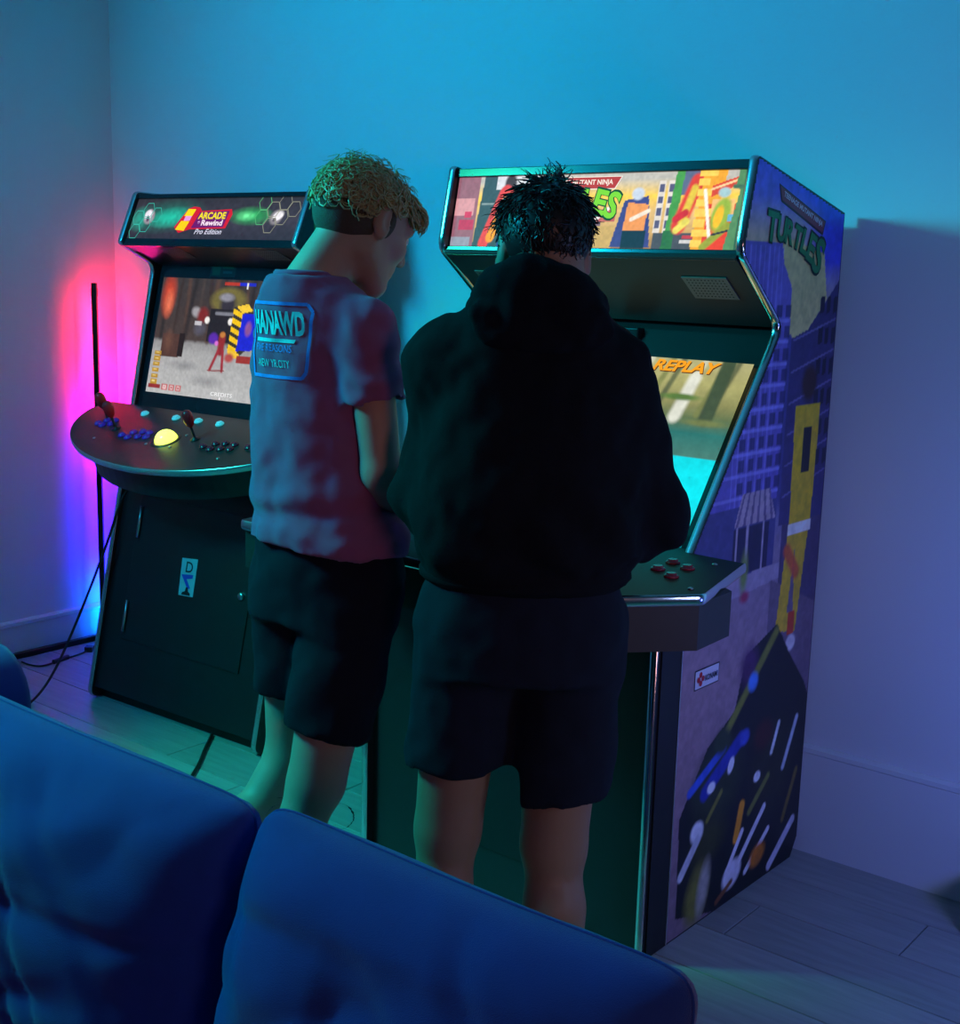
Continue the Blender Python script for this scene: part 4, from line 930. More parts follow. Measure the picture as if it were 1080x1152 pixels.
# ------------------------------------------------------------------ people: smooth bodies from distance fields (surface nets)
class Field:
    def __init__(s, xs, ys, zs):
        s.xs, s.ys, s.zs = [np.asarray(a, np.float32) for a in (xs, ys, zs)]
        s.D = np.full((len(xs), len(ys), len(zs)), 0.5, np.float32)
    def sl(s, lo, hi):
        out = []
        for a, l, h in zip((s.xs, s.ys, s.zs), lo, hi):
            i0 = int(np.searchsorted(a, l)); i1 = int(np.searchsorted(a, h))
            out.append(slice(max(i0 - 1, 0), min(i1 + 1, len(a))))
        return tuple(out)
    def pts(s, sl):
        return s.xs[sl[0]][:, None, None], s.ys[sl[1]][None, :, None], s.zs[sl[2]][None, None, :]
    def op(s, sl, d, k, mode):
        A = s.D[sl]
        if mode == 'add':
            if k > 0:
                h = np.clip(0.5 + 0.5 * (A - d) / k, 0, 1); s.D[sl] = A * (1 - h) + d * h - k * h * (1 - h)
            else: s.D[sl] = np.minimum(A, d)
        elif mode == 'sub':
            if k > 0:
                h = np.clip(0.5 - 0.5 * (A + d) / k, 0, 1); s.D[sl] = A * (1 - h) - d * h + k * h * (1 - h)
            else: s.D[sl] = np.maximum(A, -d)
    def cap(s, a, b, ra, rb, k=0.02, mode='add', flat=None):
        """tapered capsule; flat = (axis vector, factor) squashes it along an axis"""
        a = np.array(a, float); b = np.array(b, float); m = max(ra, rb) * 1.05 + k + 0.02
        sl = s.sl(np.minimum(a, b) - m, np.maximum(a, b) + m)
        x, y, z = s.pts(sl); ab = b - a; L2 = max(float(ab @ ab), 1e-9)
        t = np.clip(((x - a[0]) * ab[0] + (y - a[1]) * ab[1] + (z - a[2]) * ab[2]) / L2, 0, 1)
        dx = x - a[0] - t * ab[0]; dy = y - a[1] - t * ab[1]; dz = z - a[2] - t * ab[2]
        r2 = dx * dx + dy * dy + dz * dz
        if flat is not None:
            ax = np.array(flat[0], float); ax /= np.linalg.norm(ax); q = dx * ax[0] + dy * ax[1] + dz * ax[2]
            r2 = r2 + q * q * (1 / flat[1] ** 2 - 1)
        d = np.sqrt(r2) - (ra + (rb - ra) * t)
        if flat is not None: d = d * min(1.0, flat[1] * 1.3)
        s.op(sl, d.astype(np.float32), k, mode); return s
    def ell(s, c, r, k=0.02, R=None, mode='add'):
        c = np.array(c, float); r = np.array(r, float); m = r.max() + k + 0.015
        sl = s.sl(c - m, c + m); x, y, z = s.pts(sl)
        dx, dy, dz = x - c[0], y - c[1], z - c[2]
        if R is not None:
            dx, dy, dz = (R[0][0] * dx + R[1][0] * dy + R[2][0] * dz, R[0][1] * dx + R[1][1] * dy + R[2][1] * dz, R[0][2] * dx + R[1][2] * dy + R[2][2] * dz)
        k0 = np.sqrt((dx / r[0]) ** 2 + (dy / r[1]) ** 2 + (dz / r[2]) ** 2)
        k1 = np.sqrt((dx / r[0] ** 2) ** 2 + (dy / r[1] ** 2) ** 2 + (dz / r[2] ** 2) ** 2) + 1e-6
        s.op(sl, (k0 * (k0 - 1) / k1).astype(np.float32), k, mode); return s
    def loft(s, lev, k=0.03, p=2.0, mode='add', cut=True):
        """lev rows (z, cx, cy, rx, ry); stacked elliptical sections"""
        lev = sorted(lev); Z = [l[0] for l in lev]; m = 0.04 + k
        rx = max(l[3] for l in lev); ry = max(l[4] for l in lev)
        sl = s.sl((min(l[1] for l in lev) - rx - m, min(l[2] for l in lev) - ry - m, Z[0] - m), (max(l[1] for l in lev) + rx + m, max(l[2] for l in lev) + ry + m, Z[-1] + m))
        x, y, z = s.pts(sl); zz = s.zs[sl[2]]
        def sm(col):
            v = np.array([l[col] for l in lev]); f = np.linspace(Z[0], Z[-1], 400); g = np.interp(f, Z, v)
            w = np.hanning(31); w /= w.sum(); g2 = np.convolve(np.pad(g, 15, 'edge'), w, 'valid')
            return np.interp(zz, f, g2).astype(np.float32)[None, None, :]
        cx, cy, a, b = sm(1), sm(2), sm(3), sm(4)
        q = (np.abs((x - cx) / a) ** p + np.abs((y - cy) / b) ** p) ** (1 / p)
        d = (q - 1) * np.minimum(a, b)
        d = np.maximum(d, np.maximum(Z[0] - z, z - Z[-1]))
        s.op(sl, d.astype(np.float32), k, mode); return s
    def merge(s, G, k):
        s.op((slice(None),) * 3, G.D, k, 'add'); return s
    def half(s, n, off, lo=None, hi=None):
        """keep n.p <= off (inside the box lo..hi if given)"""
        n = np.array(n, float); n /= np.linalg.norm(n)
        sl = s.sl(lo, hi) if lo is not None else (slice(None),) * 3
        x, y, z = s.pts(sl); d = n[0] * x + n[1] * y + n[2] * z - off
        s.D[sl] = np.maximum(s.D[sl], d.astype(np.float32)); return s
    def nets(s):
        D = s.D; ins = D < 0
        cnt = np.zeros(tuple(n - 1 for n in D.shape), np.uint8)
        for i in (0, 1):
            for j in (0, 1):
                for k in (0, 1): cnt += ins[i:D.shape[0] - 1 + i, j:D.shape[1] - 1 + j, k:D.shape[2] - 1 + k]
        act = (cnt > 0) & (cnt < 8); I, J, K = np.nonzero(act); n = len(I)
        idx = np.full(act.shape, -1, np.int32); idx[I, J, K] = np.arange(n)
        acc = np.zeros((n, 3)); num = np.zeros(n)
        def P(i, j, k): return np.stack([s.xs[i], s.ys[j], s.zs[k]], -1).astype(float)
        cor = [(a, b, c) for a in (0, 1) for b in (0, 1) for c in (0, 1)]
        for a in cor:
            for ax in range(3):
                if a[ax] == 1: continue
                b = list(a); b[ax] = 1
                va = D[I + a[0], J + a[1], K + a[2]]; vb = D[I + b[0], J + b[1], K + b[2]]
                m = (va < 0) != (vb < 0)
                t = (va[m] / (va[m] - vb[m]))[:, None]
                pa = P(I[m] + a[0], J[m] + a[1], K[m] + a[2]); pb = P(I[m] + b[0], J[m] + b[1], K[m] + b[2])
                acc[m] += pa + (pb - pa) * t; num[m] += 1
        V = acc / num[:, None]; Q = []
        for ax in range(3):
            n0 = [slice(1, -1)] * 3; n0[ax] = slice(0, -1); n1 = list(n0); n1[ax] = slice(1, None)
            o1, o2 = [(1, 2), (2, 0), (0, 1)][ax]
            A = ins[tuple(n0)]; B = ins[tuple(n1)]
            e = np.nonzero(A != B); base = [e[0].copy(), e[1].copy(), e[2].copy()]
            for q in (o1, o2): base[q] = base[q] + 1
            flip = A[e]
            def cell(d1, d2):
                c = [b.copy() for b in base]; c[o1] -= d1; c[o2] -= d2; return idx[c[0], c[1], c[2]]
            quad = np.stack([cell(1, 1), cell(0, 1), cell(0, 0), cell(1, 0)], -1)
            quad[~flip] = quad[~flip][:, ::-1]; Q.append(quad)
        return V, np.concatenate(Q)

def relax(V, Q, it=2, lam=0.5):
    e = np.concatenate([Q[:, [0, 1]], Q[:, [1, 2]], Q[:, [2, 3]], Q[:, [3, 0]]]); e = np.concatenate([e, e[:, ::-1]])
    cnt = np.bincount(e[:, 0], minlength=len(V))[:, None]
    for _ in range(it):
        S = np.stack([np.bincount(e[:, 0], V[e[:, 1], k], len(V)) for k in range(3)], -1)
        V = V + lam * (S / np.maximum(cnt, 1) - V)
    return V
def normals(V, Q):
    n = np.cross(V[Q[:, 2]] - V[Q[:, 0]], V[Q[:, 3]] - V[Q[:, 1]]); N = np.zeros_like(V)
    for k in range(4): 
        for c in range(3): N[:, c] += np.bincount(Q[:, k], n[:, c], len(V))
    return N / np.maximum(np.linalg.norm(N, axis=1), 1e-12)[:, None]
def mesh_obj(name, V, Q, mat, parent, label=None):
    me = bpy.data.meshes.new(name)
    me.vertices.add(len(V)); me.vertices.foreach_set('co', np.asarray(V, np.float32).ravel())
    me.loops.add(Q.size); me.loops.foreach_set('vertex_index', Q.astype(np.int32).ravel())
    me.polygons.add(len(Q)); me.polygons.foreach_set('loop_start', np.arange(0, Q.size, Q.shape[1], dtype=np.int32)); me.polygons.foreach_set('loop_total', np.full(len(Q), Q.shape[1], np.int32))
    me.update(calc_edges=True); me.validate()
    me.polygons.foreach_set('use_smooth', [True] * len(me.polygons)); me.materials.append(mat)
    o = bpy.data.objects.new(name, me); C.objects.link(o)
    if parent: o.parent = parent
    if label: o['label'] = label
    return o
def vnoise(P, sc, seed):
    """smooth value noise at points P"""
    r = np.random.default_rng(seed); q = P * sc + 100.0; i = np.floor(q).astype(int); f = q - i; f = f * f * (3 - 2 * f)
    T = r.random(4096) * 2 - 1
    def h(a, b, c): return T[(a * 73856093 ^ b * 19349663 ^ c * 83492791) & 4095]
    out = 0
    for a in (0, 1):
        for b in (0, 1):
            for c in (0, 1):
                w = (f[:, 0] if a else 1 - f[:, 0]) * (f[:, 1] if b else 1 - f[:, 1]) * (f[:, 2] if c else 1 - f[:, 2])
                out = out + w * h(i[:, 0] + a, i[:, 1] + b, i[:, 2] + c)
    return out
def axis(lo, hi, step, fine=None, fstep=0.003):
    out = [lo]
    while out[-1] < hi:
        st = step
        if fine and fine[0] - step < out[-1] < fine[1]: st = fstep
        out.append(out[-1] + st)
    return out

def head_frame(c, yaw, pitch, roll=0.0):
    """columns: right, forward, up of the head; yaw > 0 turns to the right, pitch > 0 looks down"""
    M = Matrix.Rotation(-yaw, 3, 'Z') @ Matrix.Rotation(-pitch, 3, 'X') @ Matrix.Rotation(roll, 3, 'Y')
    return np.array(c, float), np.array([[M[i][j] for j in range(3)] for i in range(3)])

def sculpt_head(F, c, R, k=0.02):
    H = lambda p: c + R @ np.array(p, float)
    F.ell(H((0, -0.018, 0.028)), (0.074, 0.094, 0.080), 0.0, R)
    F.ell(H((0, 0.030, -0.025)), (0.060, 0.066, 0.078), 0.03, R)
    for sx_ in (-1, 1):
        F.cap(H((sx_ * 0.052, -0.005, -0.058)), H((sx_ * 0.022, 0.068, -0.098)), 0.022, 0.020, 0.03)     # jaw line
        F.ell(H((sx_ * 0.036, 0.066, -0.022)), (0.022, 0.020, 0.020), 0.02, R)                            # cheek
        F.cap(H((sx_ * 0.012, 0.084, 0.024)), H((sx_ * 0.042, 0.074, 0.022)), 0.012, 0.011, 0.016)        # brow
    F.ell(H((0, 0.078, -0.103)), (0.020, 0.018, 0.017), 0.02, R)                                          # chin
    F.ell(H((0, 0.076, -0.060)), (0.028, 0.018, 0.022), 0.02, R)                                          # mouth mound
    for sx_ in (-1, 1): F.ell(H((sx_ * 0.031, 0.094, 0.004)), (0.017, 0.015, 0.011), 0.012, R, 'sub')     # eye sockets
    F.cap(H((0, 0.086, 0.016)), H((0, 0.112, -0.026)), 0.0085, 0.0115, 0.010)                             # nose
    for sx_ in (-1, 1): F.ell(H((sx_ * 0.012, 0.100, -0.031)), (0.008, 0.010, 0.007), 0.006, R)
    F.cap(H((-0.018, 0.0885, -0.054)), H((0.018, 0.0885, -0.054)), 0.0065, 0.0065, 0.006)                 # lips
    F.cap(H((-0.016, 0.0875, -0.066)), H((0.016, 0.0875, -0.066)), 0.0070, 0.0070, 0.006)
    F.cap(H((-0.022, 0.098, -0.060)), H((0.022, 0.098, -0.060)), 0.0026, 0.0026, 0.003, 'sub')
    for sx_ in (-1, 1):                                                                                   # ears
        e = R @ np.array(Matrix.Rotation(sx_ * -0.35, 3, 'Z') @ Matrix.Rotation(0.2, 3, 'X'))
        F.ell(H((sx_ * 0.078, -0.012, 0.000)), (0.008, 0.019, 0.031), 0.008, e)
        F.ell(H((sx_ * 0.086, -0.004, 0.004)), (0.006, 0.010, 0.018), 0.006, e, 'sub')
        F.ell(H((sx_ * 0.076, -0.004, -0.025)), (0.007, 0.009, 0.009), 0.008, e)
    return H

def sculpt_hand(F, wrist, R, curl=0.7, side=1, k=0.008):
    """R columns: across (towards the thumb), along the fingers, back of the hand"""
    W_ = np.array(wrist, float); H = lambda p: W_ + R @ np.array(p, float)
    F.cap(H((0.012, 0.012, 0)), H((0.020, 0.082, 0)), 0.022, 0.020, 0.015, flat=(R[:, 2], 0.62))
    F.cap(H((-0.012, 0.012, 0)), H((-0.022, 0.076, 0)), 0.022, 0.019, 0.015, flat=(R[:, 2], 0.62))
    for x, y, l in ((0.029, 0.086, 0.072), (0.010, 0.092, 0.080), (-0.010, 0.088, 0.074), (-0.028, 0.078, 0.058)):
        p = H((x, y, 0.002)); d = 0.25; seg = (0.45, 0.32, 0.23); r = 0.0092 if l > 0.06 else 0.0080
        for i, f_ in enumerate(seg):
            d += curl * (0.55 if i == 0 else 0.9)
            q = p + R @ np.array((x * 0.12 * f_, math.cos(d) * l * f_, -math.sin(d) * l * f_))
            F.cap(p, q, r, r * 0.92, 0.004); p = q; r *= 0.92
    p = H((0.026, 0.022, -0.004)); 
    for v, r in (((0.022, 0.026, -0.012), 0.0125), ((0.010, 0.026, -0.012), 0.0105), ((0.000, 0.022, -0.008), 0.0095)):
        q = p + R @ np.array(v); F.cap(p, q, r, r * 0.9, 0.008); p = q

def limb_frame(along, back):
    y = np.array(along, float); y /= np.linalg.norm(y); z = np.array(back, float); z -= y * (z @ y); z /= np.linalg.norm(z)
    return np.stack([np.cross(y, z), y, z], -1)

def strands(name, items, mat, parent, sides=4):
    """items: list of (points, radius) tubes joined into one mesh"""
    Vs = []; Qs = []; n0 = 0
    for pts, rad in items:
        P = np.array(pts, float); m = len(P)
        T = np.gradient(P, axis=0); T /= np.maximum(np.linalg.norm(T, axis=1), 1e-9)[:, None]
        ref = np.array((0.37, 0.21, 0.90)); A = np.cross(T, ref); A /= np.maximum(np.linalg.norm(A, axis=1), 1e-6)[:, None]; B = np.cross(T, A)
        rr = rad * np.linspace(1.0, 0.35, m)
        ring = [P + (A * math.cos(2 * math.pi * k / sides) + B * math.sin(2 * math.pi * k / sides)) * rr[:, None] for k in range(sides)]
        Vs.append(np.stack(ring, 1).reshape(-1, 3))
        i = np.arange(m - 1)[:, None] * sides; k = np.arange(sides)[None, :]; k2 = (k + 1) % sides
        Qs.append(np.stack([i + k, i + k2, i + sides + k2, i + sides + k], -1).reshape(-1, 4) + n0); n0 += m * sides
    return mesh_obj(name, np.concatenate(Vs), np.concatenate(Qs), mat, parent)

m_skinL = pmat('fair_skin', (0.56, 0.33, 0.24), 0.5, var=0.06, scale=25, bump=0.05, bscale=300, spec=0.35)
m_skinR = pmat('tanned_skin', (0.31, 0.18, 0.115), 0.5, var=0.06, scale=25, bump=0.05, bscale=300, spec=0.35)
m_blond = pmat('dark_blond_hair', (0.55, 0.46, 0.22), 0.42, var=0.35, scale=60, spec=0.5)
m_fade = pmat('short_brown_hair', (0.10, 0.070, 0.045), 0.7, var=0.3, scale=300, bump=0.5, bscale=600)
m_dark_hair = pmat('black_hair', (0.010, 0.009, 0.010), 0.4, var=0.3, scale=60)
m_tee = pmat('faded_mauve_cotton', (0.36, 0.115, 0.24), 0.9, var=0.10, scale=35, bump=0.2, bscale=900, sheen=0.15, spec=0.15)
m_shorts = pmat('navy_black_cotton', (0.010, 0.013, 0.024), 0.9, var=0.15, scale=30, bump=0.2, bscale=700, spec=0.15)
m_hood = pmat('black_fleece', (0.0075, 0.0080, 0.011), 0.95, var=0.2, scale=40, bump=0.25, bscale=500, spec=0.1)
m_shoe = pmat('white_canvas_shoe', (0.5, 0.5, 0.5), 0.7, var=0.1)
m_sole = pmat('rubber_sole', (0.25, 0.25, 0.25), 0.7)
m_eye = pmat('eye_white', (0.7, 0.68, 0.65), 0.15, var=0.03)

def shoe(parent, ank, fwd):
    a = np.array(ank); f = np.array(fwd, float); f /= np.linalg.norm(f); h = np.array((a[0], a[1], 0.0))
    F = Field(axis(a[0] - .24, a[0] + .24, .007), axis(a[1] - .26, a[1] + .26, .007), axis(-0.02, .16, .007))
    F.cap(h - f * .045 + (0, 0, .045), h + f * .13 + (0, 0, .038), .042, .040, .02); F.cap(h + (0, 0, .05), h + (0, 0, .11), .046, .044, .02)
    F.cap(h - f * .05 + (0, 0, .02), h + f * .15 + (0, 0, .02), .042, .044, .01); F.half((0, 0, -1), -0.012); F.half((0, 0, 1), 0.105)
    V, Q = F.nets(); o = mesh_obj('shoe', relax(V, Q, 1), Q, m_shoe, parent)
    G = Field(axis(a[0] - .24, a[0] + .24, .008), axis(a[1] - .26, a[1] + .26, .008), axis(-0.02, .06, .005))
    G.cap(h - f * .05 + (0, 0, .01), h + f * .15 + (0, 0, .01), .046, .048, .0); G.half((0, 0, -1), -0.0005); G.half((0, 0, 1), 0.013)
    V, Q = G.nets(); mesh_obj('sole', V, Q, m_sole, o)

# ---------------------------------------------------------------- person in the mauve T-shirt
PL = Vector((-0.309, 2.548, 0)); AL = -0.69
perL = empty('person', tuple(PL), AL)
tag(perL, 'person with curly blond hair in a mauve printed T-shirt and dark shorts looking down', 'person')
hipR, hipL = (0.085, 0.0, 0.90), (-0.085, 0.0, 0.90)
kneR, kneL = (0.080, -0.100, 0.51), (-0.085, -0.010, 0.51)
ankR, ankL = (0.072, -0.320, 0.09), (-0.130, -0.330, 0.09)
shR, shL = (0.128, -0.020, 1.402), (-0.140, 0.020, 1.400)
elR, wrR = (0.165, -0.012, 1.135), (0.070, 0.135, 1.012)
elL, wrL = (-0.165, 0.08, 1.130), (-0.140, 0.22, 1.030)
hc, hR = head_frame((0.037, 0.062, 1.603), 0.16, 0.46, 0.04)
F = Field(axis(-0.34, 0.34, 0.007, (-0.06, 0.19)), axis(-0.42, 0.48, 0.007, (-0.08, 0.22)), axis(0.05, 1.75, 0.007, (1.44, 1.74)))
H = sculpt_head(F, hc, hR)
F.cap(H((0, -0.028, -0.040)), (-0.012, -0.045, 1.465), 0.052, 0.057, 0.03)
F.loft([(0.86, 0, 0, .155, .10), (1.0, 0, .005, .13, .09), (1.2, -.02, .012, .115, .085), (1.36, -.02, .0, .10, .072), (1.45, -0.01, -.03, .06, .055)], .03)
for hp, kn, an in ((hipR, kneR, ankR), (hipL, kneL, ankL)):
    F.cap(hp, kn, 0.078, 0.058, 0.03); hp2 = np.array(kn) * .62 + np.array(an) * .38
    F.cap(kn, an, 0.052, 0.036, 0.02); F.cap(hp2 + (0, -.012, .03), hp2 + (0, -.010, -.06), 0.050, 0.040, 0.03)
for sh, el, wr, sd in ((shR, elR, wrR, 1), (shL, elL, wrL, -1)):
    F.cap(sh, el, 0.044, 0.038, 0.02); F.cap(el, wr, 0.039, 0.027, 0.015); m_ = np.array(el) * .72 + np.array(wr) * .28; F.cap(m_, m_ + (np.array(wr) - np.array(el)) * .12, .042, .038, .02)
    d = np.array(wr) - np.array(el); d = d / np.linalg.norm(d); al = d * .35 + np.array((-.15 * sd, .85, .10)); al /= np.linalg.norm(al)
    Rh = limb_frame(al, (0.35 * sd, 0.1, 1)); 
    if sd > 0: Rh = np.stack([-Rh[:, 0], Rh[:, 1], Rh[:, 2]], -1)
    sculpt_hand(F, wr, Rh, 0.35)
V, Q = F.nets(); V = relax(V, Q, 2, .4)
body = mesh_obj('body', V, Q, m_skinL, perL)
for sx_ in (-1, 1):
    e = H((sx_ * 0.031, 0.077, 0.004))
    MB().lathe([(0.0125 * math.sin(w), 0.0125 * math.cos(w)) for w in [0.05 + (math.pi - 0.1) * k / 8 for k in range(9)]], Matrix.Translation(e), 14).build('eye', m_eye, perL, smooth=True)
    # lashes / brow
    it = [([H((sx_ * (0.018 + 0.006 * k), 0.090 - 0.0012 * k * k, 0.0005)) for k in range(6)], 0.0022), ([H((sx_ * (0.012 + 0.008 * k), 0.0965 - 0.0012 * k * k, 0.026 + 0.001 * k)) for k in range(6)], 0.0030)]
    strands('eyebrow', it, m_fade, perL)

# T-shirt
F = Field(axis(-0.34, 0.34, 0.0065), axis(-0.26, 0.30, 0.0065), axis(0.84, 1.56, 0.0065))
F.loft([(0.86, 0.010, 0.000, .176, .142), (0.97, 0.006, 0.000, .170, .138), (1.02, -.002, 0.002, .163, .132), (1.12, -.018, .008, .152, .126), (1.24, -.027, .012, .146, .124), (1.33, -.028, .006, .142, .118), (1.395, -.020, -.012, .122, .104), (1.44, -0.014, -.026, .122, .098), (1.475, -0.012, -.038, .096, .084), (1.502, -0.012, -.046, .068, .071)], .0, 2.3)
for sh, el in ((shR, elR), (shL, elL)):
    sh = np.array(sh); el = np.array(el); d = (el - sh) / np.linalg.norm(el - sh); sd = np.sign(sh[0]); out = sh + d * .185
    F.cap(sh + (-.05 * sd, -.005, .006), sh + (0.0, 0, 0.0), .060, .057, .05)
    G = Field(F.xs, F.ys, F.zs); G.cap(sh, sh + d * .26, .055, .066, .0)
    G.half(d, float((sh + d * .135) @ d)); G.cap(sh + d * .10, sh + d * .3, .049, .058, .0, 'sub'); F.merge(G, .025)
# hem, tilted a little, and an opening underneath; neck hole
F.half((-0.05, -0.06, -1), -0.968)
F.loft([(0.80, .006, 0, .158, .124), (1.005, .003, 0, .152, .120)], .0, 2.3, 'sub')
F.cap((-0.012, -0.045, 1.455), (0.004, 0.0, 1.58), .055, .060, .0, 'sub')
V, Q = F.nets(); V = relax(V, Q, 3, .5)
N = normals(V, Q); x, y, z = V.T
back = np.clip(-N[:, 1] * 1.3, 0, 1)
low = np.clip((1.30 - z) / .35, 0, 1)
fold = np.sin(x * 62 + 2.5 * np.sin(z * 5) + 1.2) * .5 + np.sin(x * 105 + z * 6 + .4) * .3
d = 0.0042 * fold * low * back
d += 0.007 * np.exp(-((z - 1.075 - .12 * x) / .022) ** 2) * np.clip(1 - np.abs(x - .04) / .22, 0, 1) - 0.007 * np.exp(-((z - 1.045 - .10 * x) / .016) ** 2) + 0.006 * np.exp(-((z - 1.015 + .15 * x) / .018) ** 2) * np.clip((x + .05) / .1, 0, 1)
d += 0.006 * vnoise(V, 14, 1) * np.clip((1.45 - z) / .2, 0.15, 1) + 0.0035 * vnoise(V, 34, 2)
rs = np.clip((np.abs(x) - .13) / .05, 0, 1) * np.clip((z - 1.22) / .05, 0, 1)
d += 0.0045 * np.sin((z + .5 * np.abs(x)) * 95 + 2 * vnoise(V, 12, 4)) * rs
V = V + N * d[:, None]
tee = mesh_obj('t_shirt', V, Q, m_tee, perL)
bvh = BVHTree.FromPolygons([tuple(v) for v in V], [tuple(q) for q in Q])
# collar rib
cp_ = []
for k in range(33):
    w = 2 * math.pi * k / 32; ax = Vector((-0.010, -0.040, 1.47)); dv = Vector((math.cos(w), math.sin(w) * 1.0, 0.0))
    hit = None
    for zz in np.linspace(1.52, 1.40, 30):
        o_ = ax + dv * 0.0585; 
        r_ = bvh.ray_cast(Vector((o_.x, o_.y, 1.60)), Vector((0, 0, -1)))
        if r_[0] is not None: hit = r_[0]
        break
    p = ax + dv * .060; zc_ = 1.495 - 0.030 * max(0, math.sin(w))
    cp_.append((p.x, p.y, (hit.z + 0.002) if hit is not None and 1.44 < hit.z < 1.52 else zc_))
zz = np.array([c[2] for c in cp_]); zz = (np.roll(zz, 1) + zz * 2 + np.roll(zz, -1)) / 4
cp_ = [(c[0], c[1], float(q)) for c, q in zip(cp_, zz)]; cp_[-1] = cp_[0]
MB().tube(cp_, 0.0085, 8, cap=False).build('collar', m_tee, perL, smooth=True)
# back print
def on_back(x, z, h):
    r_ = bvh.ray_cast(Vector((x, -0.6, z)), Vector((0, 1, 0)))
    if r_[0] is None: return (x, -0.1, z)
    return tuple(r_[0] + Vector((0, -1, 0)) * (0.0016 + h))
def dense(art, n=0.006):
    """split the print into small pieces so that it follows the cloth"""
    me = bpy.data.meshes.new('t'); me.from_pydata([(v[0], v[1], v[2]) for v in art.v], [], art.f)
    bm = bmesh.new(); bm.from_mesh(me); bmesh.ops.triangulate(bm, faces=bm.faces[:])
    for _ in range(5):
        es = [e for e in bm.edges if e.calc_length() > n * 1.6]
        if not es: break
        bmesh.ops.subdivide_edges(bm, edges=es, cuts=1); bmesh.ops.triangulate(bm, faces=bm.faces[:])
    vs = [tuple(v.co) for v in bm.verts]; fs = [tuple(v.index for v in f.verts) for f in bm.faces]; bm.free(); bpy.data.meshes.remove(me)
    return vs, fs
m_pr1 = pmat('cyan_shirt_print', (0.10, 0.75, 0.80), 0.7, var=0.15, scale=90)
m_pr2 = pmat('blue_shirt_print', (0.06, 0.25, 0.85), 0.7, var=0.2, scale=90)
def shirt_print(name, art, mat):
    vs, fs = dense(art)
    MB().add([on_back(v[0], v[1], v[2]) for v in vs], fs).build(name, mat, tee)
x0, x1, z0, z1 = -0.096, 0.072, 1.308, 1.448
a = Art(0.0002)
a.line([(x0, z1), (x1 - .012, z1), (x1, z1 - .014), (x1 - .022, z0 + .012), (x1 - .032, z0), (x0, z0), (x0 - .004, z0 + .07), (x0, z1)], 0.0065, (1, 1, 1))
a.text('FIVE REASONS', x0 + .012, z0 + .048, .105, .014, (1, 1, 1), offset=0.0)
shirt_print('print_frame', a, m_pr2)
a = Art(0.0002)
a.text('HANAWD', x0 + .006, z0 + .080, .145, .046, (1, 1, 1), shear=0.15, offset=0.035)
a.poly([(x0 + .010, z0 + .066), (x1 - .045, z0 + .066), (x1 - .041, z0 + .073), (x0 + .012, z0 + .073)], (1, 1, 1))
a.text('-NEW YR.CITY', x0 + .018, z0 + .018, .092, .015, (1, 1, 1), offset=0.005)
shirt_print('print_lettering', a, m_pr1)

# shorts
F = Field(axis(-0.30, 0.30, 0.0075), axis(-0.30, 0.24, 0.0075), axis(0.44, 1.03, 0.0075))
F.loft([(0.82, 0, -.008, .165, .125), (0.90, 0, 0, .168, .128), (1.01, 0, 0, .158, .115)], .0, 2.2)
for hp, kn, zx in ((hipR, kneR, .612), (hipL, kneL, .640)):
    hp = np.array(hp); kn = np.array(kn); dd = (kn - hp) / np.linalg.norm(kn - hp)
    F.cap(hp + (0, 0, -.02), kn + dd * .06, .094, .092, .03)
    F.half(dd * np.array((1, 1, 1)), float(np.array((kn[0], kn[1], zx)) @ dd), ((0.0 if hp[0] > 0 else -.3), -.3, .45), ((.3 if hp[0] > 0 else -.0001), .24, .74))

for hp, kn in ((hipR, kneR), (hipL, kneL)):
    kn = np.array(kn); hp = np.array(hp); dd = (kn - hp) / np.linalg.norm(kn - hp); F.cap(kn - dd * .06, kn + dd * .2, .080, .082, .0, 'sub')
V, Q = F.nets(); V = relax(V, Q, 3, .5); N = normals(V, Q)
V = V + N * (0.006 * vnoise(V, 13, 5) + .003 * vnoise(V, 30, 6))[:, None]
mesh_obj('shorts', V, Q, m_shorts, perL)
for an in (ankR, ankL): shoe(perL, an, (0.15 if an[0] > 0 else -.1, 1, 0))

